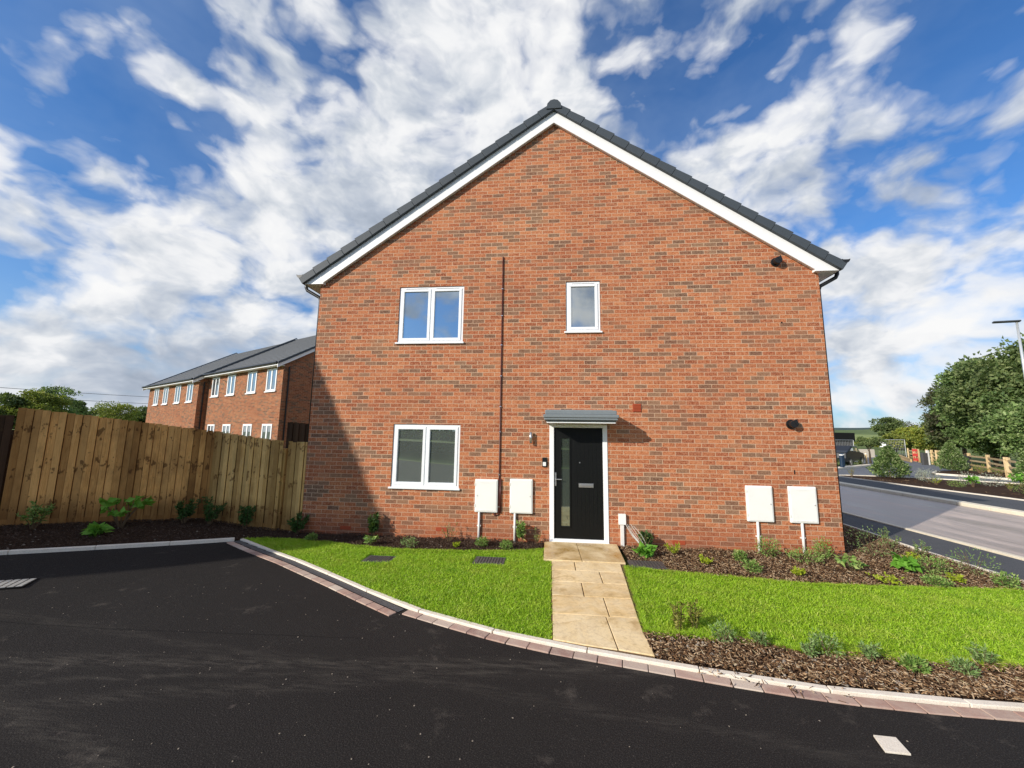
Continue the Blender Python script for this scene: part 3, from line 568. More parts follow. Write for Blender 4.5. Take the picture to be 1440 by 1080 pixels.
# ------------------------------------------------------------------ hills
def hills(name, dist, h0, h1, col0, col1, seed, label, a0=-75, a1=75, depth=300, hz=0.):
    t = NT(name+'_surface'); p = t.pos(); n = t.noise(p, .006, 5, .7)
    m = t.out(t.bsdf(t.mix(t.ramp(n, [(.4, 0.), (.6, 1.)]), col0, col1), .95, .1)); r = np.random.default_rng(seed); ph = r.uniform(0, 6, 6)
    V = []; A = np.radians(np.linspace(a0, a1, 160))
    for k, dd in enumerate((0, .5, 1., 1.8)):
        for a in A:
            hh = h0+(h1-h0)*(.5+.2*math.sin(a*4+ph[0])+.14*math.sin(a*9+ph[1])+.08*math.sin(a*23+ph[2])+.05*math.sin(a*61+ph[3]))
            z = (-1, hh*.55, hh, hh*.6)[k]; d = dist+depth*dd; V.append((4.7+d*math.sin(a), -7+d*math.cos(a), z+hz))
    n = len(A); me = bpy.data.meshes.new(name); me.from_pydata(V, [], [(j*n+i, j*n+i+1, (j+1)*n+i+1, (j+1)*n+i) for j in range(3) for i in range(n-1)])
    me.polygons.foreach_set('use_smooth', [True]*len(me.polygons)); me.materials.append(m); o = bpy.data.objects.new(name, me); COL.objects.link(o); tag(o, label, None, None, 'structure')
hills('far_hills', 2200, 38, 75, (.05, .075, .08), (.07, .10, .085), 3, 'blue wooded hills on the horizon')
hills('field', 330, 5., 9.5, (.26, .30, .11), (.22, .27, .10), 5, 'pale green field rising behind the side road', depth=160)
hills('wooded_ridge', 900, 14, 27, (.045, .07, .035), (.13, .17, .07), 9, 'dark hedged ridge behind the pale field', depth=200)

# ------------------------------------------------------------------ the brick house
HW, APX, APZ, SL = 9.55, 4.775, 8.52, .70          # width, ridge x, wall apex, roof slope
house = empty('brick_house', (4.775, 0, 0), 'large red brick gable end house with black front door', 'house')
HX = 4.775
openings = [(1.69, 3.01, 3.67, 4.82), (1.71, 3.02, .90, 2.08), (5.0, 5.65, 3.85, 4.85), (4.71, 5.71, .035, 2.11)]
DEP = 10.2
def wall_front():
    xs = sorted({0., HW, APX, *[o[0] for o in openings], *[o[1] for o in openings]}); zs = sorted({-.4, 5.17, *[o[2] for o in openings], *[o[3] for o in openings]})
    mb = MB()
    for i in range(len(xs)-1):
        for j in range(len(zs)-1):
            cx, cz = (xs[i]+xs[i+1])/2, (zs[j]+zs[j+1])/2
            if any(a < cx < b and c < cz < d for a, b, c, d in openings): continue
            mb.add([(xs[i], 0, zs[j]), (xs[i+1], 0, zs[j]), (xs[i+1], 0, zs[j+1]), (xs[i], 0, zs[j+1])], [(0, 1, 2, 3)])
    mb.add([(0, 0, 5.17), (HW, 0, 5.17), (HW, 0, 5.177), (APX, 0, APZ), (0, 0, 5.177)], [(0, 1, 2, 3, 4)])
    r = .09
    for a, b, c, d in openings:
        mb.add([(a, 0, c), (a, 0, d), (a, r, d), (a, r, c)], [(0, 1, 2, 3)]); mb.add([(b, 0, c), (b, r, c), (b, r, d), (b, 0, d)], [(0, 1, 2, 3)])
        mb.add([(a, 0, d), (b, 0, d), (b, r, d), (a, r, d)], [(0, 1, 2, 3)]); mb.add([(a, 0, c), (a, r, c), (b, r, c), (b, 0, c)], [(0, 1, 2, 3)])
    # side and rear walls
    mb.add([(0, 0, -.4), (0, 0, 5.177), (0, DEP, 5.177), (0, DEP, -.4)], [(0, 1, 2, 3)]); mb.add([(HW, 0, -.4), (HW, DEP, -.4), (HW, DEP, 5.177), (HW, 0, 5.177)], [(0, 1, 2, 3)])
    mb.add([(0, DEP, -.4), (0, DEP, 5.177), (APX, DEP, APZ), (HW, DEP, 5.177), (HW, DEP, -.4)], [(0, 1, 2, 3, 4)])
    # object coordinates stay in metres from the left corner so the bond runs true
    me = bpy.data.meshes.new('wall'); me.from_pydata([(v[0]-HX, v[1], v[2]) for v in mb.v], [], mb.f); bm = bmesh.new(); bm.from_mesh(me)
    bmesh.ops.remove_doubles(bm, verts=bm.verts, dist=1e-5)
    for f in bm.faces:
        c = f.calc_center_median(); 
        if abs(f.normal.y) > .9 and c.y < .01 and f.normal.y > 0: f.normal_flip()
    bm.to_mesh(me); bm.free(); me.materials.append(B['brick']); o = bpy.data.objects.new('wall', me); COL.objects.link(o); o.parent = house
wall_front()
def slope_pt(x, side): return APZ_R - SL*abs(x-APX)
APZ_R = 8.55
# roof: overlapping tile courses on both slopes
def roof_slope(sgn, y0, y1, parent, mat, apx, apz, half, sl, gauge=.345, loc=False, name='roof', over=.36):
    mb = MB(); ang = math.atan(sl); L = (half+over)/math.cos(ang); n = int(round(L/gauge)); g = L/n
    dx, dz = math.cos(ang)*sgn, -math.sin(ang); nx, nz = math.sin(ang)*sgn, math.cos(ang)
    for i in range(n):
        s0, s1 = i*g, (i+1)*g+.04
        if i == n-1: s1 = (i+1)*g
        def P(s, h, y): return (apx+dx*s+nx*h, y, apz+dz*s+nz*h)
        a, b = .012, .042
        mb.add([P(s0, a, y0), P(s1, b, y0), P(s1, b, y1), P(s0, a, y1), P(s0, a-.03, y0), P(s1, b-.03, y0), P(s1, b-.03, y1), P(s0, a-.03, y1)],
               [(0, 1, 2, 3), (4, 7, 6, 5), (0, 4, 5, 1), (1, 5, 6, 2), (2, 6, 7, 3), (3, 7, 4, 0)])
    return mb.build(name, mat, parent, local=loc)
for sg in (-1, 1): roof_slope(sg, -.13, DEP+.13, house, B['roof'], APX, APZ_R+.02, APX, SL)
# dry verge caps, ridge, bargeboards
ang = math.atan(SL); gauge = .345; Lr = (APX+.36)/math.cos(ang); nr = int(round(Lr/gauge)); g = Lr/nr
for sg in (-1, 1):
    mb = MB()
    for i in range(nr):
        t0, t1 = i*g+.02, (i+1)*g+.015
        def P(s, h, y): return (APX+sg*(math.cos(ang)*s+math.sin(ang)*h), y, APZ_R+.02-math.sin(ang)*s+math.cos(ang)*h)
        a0, a1, b0, b1 = .048, .070, -.095, -.095
        mb.add([P(t0, b0, -.145), P(t1, b1, -.149), P(t1, a1, -.149), P(t0, a0, -.145), P(t0, b0, -.06), P(t1, b1, -.06), P(t1, a1, -.06), P(t0, a0, -.06)],
               [(0, 1, 2, 3), (7, 6, 5, 4), (0, 4, 5, 1), (1, 5, 6, 2), (2, 6, 7, 3), (3, 7, 4, 0)])
    mb.build('verge_caps', B['verge'], house, bevel=.006)
mb = MB(); rp = [(-.155, -.125), (-.135, -.005), (-.075, .065), (0, .085), (.075, .065), (.135, -.005), (.155, -.125)]
for k in range(23):
    y0 = -.165+k*.45; s = 1.0 if k == 0 else .94
    mb.prism([(APX+a*s, APZ_R+.03+b*s) for a, b in rp], 'y', y0, y0+(.44 if k else .445))
mb.build('ridge_tiles', B['verge'], house, bevel=.006)
def barge(sgn):
    # board face at y=-.12, lower edge .23 below the tile line; ends in a box over the eaves
    yb0, yb1 = -.085, -.06; top = APZ_R-.04; h = .25; hv = h/math.cos(ang)
    xe = APX+.33
    pts = [(APX, top), (APX+sgn*xe, top-SL*xe), (APX+sgn*xe, 4.90), (APX+sgn*(APX-.10), 4.90)]
    xin = APX-.10; zi = top-hv-SL*xin
    pts += [(APX+sgn*xin, zi), (APX, top-hv)]
    mb = MB().prism(pts, 'y', yb0, yb1); mb.build('bargeboard', B['paintwhite'], house, bevel=.003)
    # sloping soffit strip between wall and board, eaves box behind
    mb = MB(); zz = top-hv+.02
    mb.add([(APX, yb1, zz), (APX+sgn*APX, yb1, zz-SL*APX), (APX+sgn*APX, .0, zz-SL*APX), (APX, .0, zz)], [(0, 1, 2, 3)])
    xa, xb = sorted((APX+sgn*(APX), APX+sgn*(APX+.325)))
    mb.box(xa, xb, yb1, DEP, 4.90, 4.92); x1 = APX+sgn*(APX+.325); mb.box(*sorted((x1, x1-sgn*.02)), yb1, DEP, 4.90, 5.10)
    xr = APX+sgn*(APX-.10); mb.box(*sorted((xr, xr+sgn*.10)), yb1, -.002, 4.90, 5.10)
    mb.build('soffit', B['paintwhite'], house)
    # gutter (half round) with end cap, and swan-neck downpipe
    gxc = APX+sgn*(APX+.325+.062); mb = MB(); R = .058; n = 9; y0, y1 = -.15, DEP
    for rr, fl in ((R, 0), (R-.006, 1)):
        vs = [(gxc+rr*math.cos(PI+PI*k/n), y, 5.075+rr*math.sin(PI+PI*k/n)) for y in (y0, y1) for k in range(n+1)]
        mb.add(vs, [(k, k+1, n+2+k, n+1+k) for k in range(n)])
    mb.add([(gxc+R*1.05*math.cos(PI+PI*k/n), y0, 5.075+R*1.05*math.sin(PI+PI*k/n)) for k in range(n+1)], [tuple(range(n+1))])
    mb.box(gxc-R-.008, gxc-R+.004, y0, y1, 5.07, 5.085); mb.box(gxc+R-.004, gxc+R+.008, y0, y1, 5.07, 5.085)
    mb.build('gutter', B['black'], house)
    xw = APX+sgn*(APX+.045)
    MB().tube([(gxc, .10, 5.03), (gxc, .10, 4.90), (gxc-sgn*.03, .10, 4.84), (xw+sgn*.03, .10, 4.68), (xw, .10, 4.60), (xw, .10, .1)], .034, 12).build('downpipe', B['black'], house, smooth=True)
barge(-1); barge(1)
# windows
def window(a, b, c, d, lights, glass, label, vent=True):
    y0, y1 = .018, .085; fw = .055; mb = MB(); a, b, c, d = a+.004, b-.004, c+.004, d-.004
    mb.box(a, b, y0, y1, d-fw, d); mb.box(a, b, y0, y1, c, c+fw); mb.box(a, a+fw, y0, y1, c+fw, d-fw); mb.box(b-fw, b, y0, y1, c+fw, d-fw)
    if lights == 2: m = (a+b)/2; mb.box(m-fw/2, m+fw/2, y0, y1, c+fw, d-fw)
    fr = mb.build('window', B['upvc'], house, bevel=.004); fr['label'] = label
    spans = [(a+fw, b-fw)] if lights == 1 else [(a+fw, (a+b)/2-fw/2), ((a+b)/2+fw/2, b-fw)]
    for (p, q) in spans:
        sw = .052; z0, z1 = c+fw, d-fw; mb = MB(); ys, ye = .006, .06; e = .012
        p0, q0, zz0, zz1 = p-e, q+e, z0-e, z1+e
        mb.box(p0, q0, ys, ye, zz1-sw, zz1); mb.box(p0, q0, ys, ye, zz0, zz0+sw); mb.box(p0, p0+sw, ys, ye, zz0+sw, zz1-sw); mb.box(q0-sw, q0, ys, ye, zz0+sw, zz1-sw)
        mb.build('sash', B['upvc'], fr, bevel=.004)
        MB().add([(p0+sw-.004, .035, zz0+sw-.004), (q0-sw+.004, .035, zz0+sw-.004), (q0-sw+.004, .035, zz1-sw+.004), (p0+sw-.004, .035, zz1-sw+.004)], [(0, 1, 2, 3)]).build('pane', glass, fr)
        if vent: MB().box(p+.05, q-.05, -.004, .008, d-.040, d-.026).build('trickle_vent', B['upvc'], fr, bevel=.003)
    MB().box(a-.035, b+.03, -.035, .05, c-.028, c+.004).build('sill', B['upvc'], fr, bevel=.004)
window(*openings[0], 2, B['glass'], 'upper double window reflecting blue sky')
window(*openings[1], 2, B['glass_low'], 'ground floor double window left of the meter boxes', False)
window(*openings[2], 1, B['glass_side'], 'small upper single window above the door')
# dark backing room boxes so nothing shows through the reveals
for q_ in ((1.6, 3.1, .8, 2.2), (1.6, 3.1, 3.6, 4.9), (4.9, 5.75, 3.8, 4.9), (4.65, 5.75, -.1, 2.15)): MB().box(q_[0], q_[1], .10, .12, q_[2], q_[3]).build('inner_wall', B['dark'], house)
# door
a, b, c, d = openings[3]
mb = MB(); mb.box(a-.02, a+.062, -.012, .08, c+.02, d+.0).box(b-.062, b+.02, -.012, .08, c+.02, d+.0).box(a+.062, b-.062, -.012, .08, d-.062, d+.0)
mb.build('door_frame', B['upvc'], house, bevel=.005)
mb = MB().box(a-.02, b+.02, -.03, .08, c-.012, c+.02).box(a+.062, b-.062, -.012, .07, c+.022, c+.055); mb.build('threshold', B['upvc'], house, bevel=.004)
MB().box(a-.05, b+.05, -.045, .08, c-.06, c-.014).build('step', B['iron'], house)
dl, dr, db, dt = a+.065, b-.065, c+.058, d-.065
gl = (4.90, 5.055, .30, 1.86)
door = MB(); dy0, dy1 = .018, .06
door.box(dl, gl[0], dy0, dy1, db, dt).box(gl[1], dr, dy0, dy1, db, dt).box(gl[0], gl[1], dy0, dy1, db, gl[2]).box(gl[0], gl[1], dy0, dy1, gl[3], dt)
for k in range(7): xx = 5.13+k*.07; door.box(xx, xx+.062, dy0-.003, dy0-.0005, db+.06, dt-.05)
dr_o = door.build('door', B['door'], house, bevel=.002); dr_o['label'] = 'black front door with narrow glass strip'
mb = MB(); w = .014
mb.box(gl[0]-.02, gl[0]+w-.01, dy0-.012, dy0+.02, gl[2]-.02, gl[3]+.02).box(gl[1]-w+.01, gl[1]+.02, dy0-.012, dy0+.02, gl[2]-.02, gl[3]+.02).box(gl[0]+w-.01, gl[1]-w+.01, dy0-.012, dy0+.02, gl[2]-.02, gl[2]+.004).box(gl[0]+w-.01, gl[1]-w+.01, dy0-.012, dy0+.02, gl[3]-.004, gl[3]+.02)
mb.build('glazing_bead', B['door'], dr_o, bevel=.003)
MB().add([(gl[0], dy0+.008, gl[2]), (gl[1], dy0+.008, gl[2]), (gl[1], dy0+.008, gl[3]), (gl[0], dy0+.008, gl[3])], [(0, 1, 2, 3)]).build('glass_strip', B['glass_door'], dr_o)
mb = MB().box(5.215, 5.475, dy0-.018, dy0-.003, .985, 1.055).box(5.235, 5.455, dy0-.024, dy0-.018, 1.005, 1.035); mb.build('letterbox', B['steel'], dr_o, bevel=.003)
mb = MB().box(4.785, 4.815, dy0-.016, dy0, 1.00, 1.235); mb.tube([(4.80, dy0-.012, 1.12), (4.80, dy0-.05, 1.12), (4.91, dy0-.055, 1.12)], .009, 8); mb.build('handle', B['steel'], dr_o, bevel=.002)
MB().disc((5.235, dy0-.006, 1.42), .011, .012).build('spyhole', B['steel'], dr_o)
# flat canopy over the door
can = MB()
can.box(4.585, 5.86, -.53, 0, 2.205, 2.262).box(4.615, 5.83, -.49, 0, 2.262, 2.335).box(4.60, 5.845, -.515, 0, 2.165, 2.205)
can.box(4.63, 5.82, -.48, 0, 2.14, 2.165)
o = can.build('door_canopy', B['canopy'], house, bevel=.012, seg=3); o['label'] = 'flat blue grey canopy over the front door'
MB().box(4.62, 5.83, -.012, 0, 2.3355, 2.375).build('canopy_flashing', B['canopy'], house)
MB().box(4.64, 5.81, -.46, -.01, 2.118, 2.139).build('canopy_soffit', B['upvc'], house)
# meter boxes with conduits
def meter(x0, x1, z0, z1, cond, label, emb):
    mb = MB().box(x0, x1, -.045, 0, z0, z1); o = mb.build('meter_box', B['box'], house, bevel=.012, seg=3); o['label'] = label
    MB().box(x0+.022, x1-.022, -.0505, -.0455, z0+.022, z1-.022).build('door_panel', B['box'], o, bevel=.006, seg=2)
    if emb:
        for za, zb in ((z1-.060, z1-.045), (z0+.035, z0+.047)): MB().box(x0+.09, x1-.09, -.0535, -.051, za, zb).build('raised_strip', B['box'], o)
    for zz in (z0+.09, z1-.12): MB().box(x0-.004, x0+.012, -.052, -.030, zz, zz+.05).build('hinge', B['box'], o)
    MB().disc(((x1-.045) if emb != 2 else x0+.05, -.053, (z0+z1)/2), .009, .006, n=12).build('lock', B['steel'], o)
    MB().tube([(cond, -.026, z0), (cond-.0, -.026, -.05)], .021, 12).build('conduit', B['pipe_w'], o, smooth=True)
    MB().box(cond-.035, cond+.035, -.03, 0, z0-.25, z0-.225).build('clip', B['pipe_w'], o)
meter(3.335, 3.755, .505, 1.09, 3.42, 'white meter box nearest the double window', 2)
meter(3.975, 4.39, .505, 1.11, 4.07, 'white meter box nearest the front door, left side', 0)
meter(8.04, 8.465, .50, 1.095, 8.20, 'left one of the two white meter boxes by the right corner', 0)
meter(8.725, 9.165, .50, 1.10, 8.905, 'right one of the two white meter boxes by the right corner', 1)
# small white conduit box right of the door
mb = MB().box(5.895, 6.02, -.055, 0, .375, .555); o = mb.build('cable_box', B['box'], house, bevel=.006); MB().box(5.925, 5.985, -.04, 0, -.05, .375).build('conduit', B['pipe_w'], o, bevel=.004)
# red-brown pipe with clips
pz = [5.39, .47]; mb = MB().tube([(3.775, -.014, 5.39), (3.775, -.014, .50), (3.76, -.014, .465), (3.70, -.014, .455), (3.69, -.014, .505)], .012, 12); o = mb.build('overflow_pipe', B['pipe'], house, smooth=True)
MB().tube([(3.80, -.017, 1.10), (3.80, -.017, .50)], .015, 10).build('lower_sleeve', B['pipe'], o, smooth=True)
for z in (4.72, 4.18, 3.60, 3.0, 2.42, 1.95, 1.17, .6): MB().box(3.755, 3.79, -.030, 0, z, z+.014).build('pipe_clip', B['steel'], o)
# wall lamp, door bell, vents
mb = MB().tube([(4.35, -.06, 1.955), (4.35, -.06, 1.765)], .026, 16); o = mb.build('wall_lamp', B['steel'], house, smooth=True); MB().box(4.335, 4.365, -.06, 0, 1.83, 1.89).build('bracket', B['steel'], o); MB().tube([(4.35, -.06, 1.7645), (4.35, -.06, 1.755)], .022, 16).build('lens', B['black'], o)
o = MB().box(4.56, 4.645, -.028, 0, 1.335, 1.50).build('door_bell', B['black'], house, bevel=.006); MB().box(4.572, 4.627, -.033, -.0285, 1.35, 1.42).build('button_plate', B['white'], o, bevel=.004)
o = MB().box(6.195, 6.345, -.014, 0, 2.345, 2.49).build('terracotta_vent', B['vent'], house, bevel=.003)
mb = MB(); [mb.box(6.205, 6.335, -.020, -.0145, 2.358+k*.026, 2.370+k*.026) for k in range(5)]; mb.build('louvres', B['vent'], o)
def flue(x, z, lab):
    mb = MB().disc((x, -.012, z), .082, .024).disc((x, -.06, z), .062, .10); o = mb.build('round_vent', B['black'], house, bevel=.004); o['label'] = lab
    MB().prism([(x-.02, z+.055), (x+.045, z+.085), (x+.07, z+.0), (x+.05, z-.04)], 'y', -.115, -.06).build('cowl', B['black'], o, bevel=.003)
flue(8.83, 5.12, 'black round vent under the right eave'); flue(8.87, 2.15, 'black round vent above the right meter boxes')
# weep holes / low terracotta air bricks
for x0, z0 in ((.78, .10), (2.62, .14), (6.80, .07), (9.14, .15)): MB().box(x0, x0+.215, -.006, 0, z0, z0+.065).build('air_brick', B['vent'], house, bevel=.002)
MB().disc((8.855, -.004, 3.98), .012, .01).build('weep_hole', B['dark'], house); MB().box(8.86, 8.872, -.01, 0, 1.30, 1.37).build('cable_tail', B['black'], house)

# ------------------------------------------------------------------ fences
def skip_inv(skip, L): return [(0, L)]
def board_fence(name, p, q, hgt0, hgt1, mat, label, skip=(), bw=.10, wob=.012, side=1, rails=True, posts=True, cat='fence'):
    p, q = np.array(p, float), np.array(q, float); L = np.linalg.norm(q-p); d = (q-p)/L; n = np.array((d[1], -d[0]))*side
    e = empty(name, (p[0], p[1], H(p[0])), label, cat); mb = MB(); s = 0.; i = 0
    while s < L-.02:
        w = min(bw*random.uniform(.93, 1.05), L-s); c = p+d*(s+w/2); g = H(c[0]); t = (s+w/2)/L
        if not any(a < s+w/2 < b for a, b in skip):
            top = (H(p[0])+hgt0)*(1-t)+(H(q[0])+hgt1)*t+random.uniform(-.012, .008)
            tw = random.uniform(-.10, .10); lift = .018 if i % 2 else 0; ax = d*math.cos(tw)+n*math.sin(tw)
            cc = c+n*(.012+lift)
            mb.obox((*cc, (g+.02+top)/2), (*(ax*(w/2-.0025)), 0), (*(np.array((ax[1], -ax[0]))*.007), 0), (0, 0, (top-g-.02)/2))
        s += w; i += 1
    mb.build('boards', mat, e, bevel=.002, seg=1)
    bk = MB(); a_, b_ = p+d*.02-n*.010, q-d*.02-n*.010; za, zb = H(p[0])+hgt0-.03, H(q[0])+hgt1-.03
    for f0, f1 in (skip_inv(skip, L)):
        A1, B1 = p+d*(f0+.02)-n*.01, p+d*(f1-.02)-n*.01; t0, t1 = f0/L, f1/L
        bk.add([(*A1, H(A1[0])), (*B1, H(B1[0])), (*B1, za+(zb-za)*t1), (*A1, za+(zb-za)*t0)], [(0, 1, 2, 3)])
    bk.build('seam_shade_sheet', B['fence_dark'], e)  # dark sheet added behind the boards, painting shade into the seams
    if rails:
        for k in (.3, .95, 1.5): MB().bar((*(p-n*.03), H(p[0])+k), (*(q-n*.03), H(q[0])+k), .04, .07).build('rail', mat, e)
    if posts:
        for t in np.linspace(0.02, .98, max(2, int(L/1.8)+1)):
            c = p+(q-p)*t-n*.08; MB().box(c[0]-.045, c[0]+.045, c[1]-.045, c[1]+.045, H(c[0])-.1, H(c[0])+1.55).build('post', mat, e)
    c0 = MB(); c0.bar((*(p+n*.012), H(p[0])+.03), (*(q+n*.012), H(q[0])+.03), .03, .15); 
    c0.build('gravel_board', mat, e)
    return e
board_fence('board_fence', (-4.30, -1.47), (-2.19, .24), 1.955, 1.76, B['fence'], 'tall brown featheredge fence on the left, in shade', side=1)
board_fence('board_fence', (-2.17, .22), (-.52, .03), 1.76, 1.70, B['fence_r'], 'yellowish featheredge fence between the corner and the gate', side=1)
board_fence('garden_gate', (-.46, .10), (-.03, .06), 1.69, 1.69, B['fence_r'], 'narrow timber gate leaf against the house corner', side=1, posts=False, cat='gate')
board_fence('board_fence', (-6.2, -3.3), (-4.42, -1.42), 1.86, 1.80, B['fence_dark'], 'fence panel at the far left edge, shade darkened into its colour', side=1)  # panel stands in shadow, put into its dark timber colour
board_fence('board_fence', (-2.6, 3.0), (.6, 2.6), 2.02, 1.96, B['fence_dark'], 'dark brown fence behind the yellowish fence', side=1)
# ------------------------------------------------------------------ neighbouring terraces
def far_house(p, q, depth, label, nwin, ground, eave=5.1, right_gable=True):
    """front wall runs from p (right) to q (left); local x along the front from q to p"""
    p, q = np.array(p, float), np.array(q, float); W = np.linalg.norm(p-q); d = (p-q)/W; rz = math.atan2(d[1], d[0])
    e = empty('terraced_house', (q[0], q[1], ground), label, 'house', 'terraced houses behind the fence', rz); hd = depth/2; rise = hd*.64
    mb = MB(); pts = [(0, -1), (0, eave+.1), (hd, eave+.1+rise), (depth, eave+.1), (depth, -1)]
    mb.prism(pts, 'x', 0, W); mb.build('wall', B['brick_far'], e, local=True)
    ang2 = math.atan(.64)
    for s in (-1, 1):
        m = MB(); n = int((hd+.35)/math.cos(ang2)/.345)+1
        g_ = (hd+.35)/math.cos(ang2)/n
        for i in range(n):
            def P(x, t, h): return (x, hd+s*(math.cos(ang2)*t+math.sin(ang2)*h), eave+.22+rise-math.sin(ang2)*t+math.cos(ang2)*h)
            t0, t1 = i*g_, (i+1)*g_; m.add([P(-.12, t0, 0), P(W+.12, t0, 0), P(W+.12, t1, .03), P(-.12, t1, .03), P(-.12, t0, -.04), P(W+.12, t0, -.04), P(W+.12, t1, -.01), P(-.12, t1, -.01)],
                  [(0, 1, 2, 3), (4, 7, 6, 5), (0, 4, 5, 1), (1, 5, 6, 2), (2, 6, 7, 3), (3, 7, 4, 0)])
        m.build('roof', B['roof_far'], e, local=True)
        for xx in (-.14, W+.10): MB().obox((xx+.02, hd+s*(hd+.35)/2, eave+.15+rise-.64*(hd+.35)/2), (.02, 0, 0), (0, (hd+.35)/2, -s*.64*(hd+.35)/2), (0, 0, .11)).build('bargeboard', B['paintwhite'], e, local=True)
        for xx in (-.17, W+.135): MB().obox((xx+.02, hd+s*(hd+.35)/2, eave+.27+rise-.64*(hd+.35)/2), (.03, 0, 0), (0, (hd+.35)/2, -s*.64*(hd+.35)/2), (0, 0, .06)).build('verge_cap', B['verge'], e, local=True)
    m = MB().box(-.1, W+.1, -.33, -.31, eave-.06, eave+.10).box(-.1, W+.1, -.31, 0, eave-.06, eave-.04); m.build('fascia', B['paintwhite'], e, local=True)
    MB().tube([(-.1, -.38, eave+.06), (W+.1, -.38, eave+.06)], .055, 8).build('gutter', B['black'], e, local=True)
    MB().tube([(W+.05, .25, eave-.05), (W+.05, .25, -1)], .035, 8).build('downpipe', B['black'], e, local=True)
    for (xc, w) in nwin:
        for z0, z1 in ((3.88, 4.99), (1.1, 2.28)):
            f = MB().box(xc-w/2, xc-w/2+.08, -.03, .02, z0, z1).box(xc+w/2-.08, xc+w/2, -.03, .02, z0, z1).box(xc-w/2+.08, xc+w/2-.08, -.03, .02, z1-.08, z1).box(xc-w/2+.08, xc+w/2-.08, -.03, .02, z0, z0+.08).box(xc-.05, xc+.05, -.03, .02, z0+.08, z1-.08).box(xc-w/2-.05, xc+w/2+.05, -.07, -.0305, z0-.05, z0).build('window', B['upvc'], e, local=True)
            MB().box(xc-w/2+.06, xc+w/2-.06, -.012, -.005, z0+.06, z1-.06).build('pane', B['glass_side'], f, local=True)
    return e
p1, q1 = np.array((-8.0, 9.86)), np.array((-15.85, 13.87)); Wn = np.linalg.norm(p1-q1)
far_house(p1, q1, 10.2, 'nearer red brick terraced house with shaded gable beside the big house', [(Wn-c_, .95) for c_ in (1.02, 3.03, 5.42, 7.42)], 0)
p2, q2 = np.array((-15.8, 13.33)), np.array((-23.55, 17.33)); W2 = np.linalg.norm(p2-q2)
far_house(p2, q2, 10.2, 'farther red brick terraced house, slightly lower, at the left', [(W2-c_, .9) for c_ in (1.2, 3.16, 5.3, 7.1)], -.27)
# the house behind the photographer's left shoulder whose shade falls on fence and wall
vz = np.array((-11.5, -10.92))
sh = empty('neighbour_house', (vz[0], vz[1], 0), 'tall brick house outside the frame on the left shading the fence', 'house', rz=math.atan2(.759, .651))
MB().box(0, 7.9, 0, 4.8, -1, 7.45).build('wall', B['brick_far'], sh, local=True)
MB().box(0, 7.9, 0, 4.8, 7.451, 7.5).build('roof', B['roof_far'], sh, local=True)

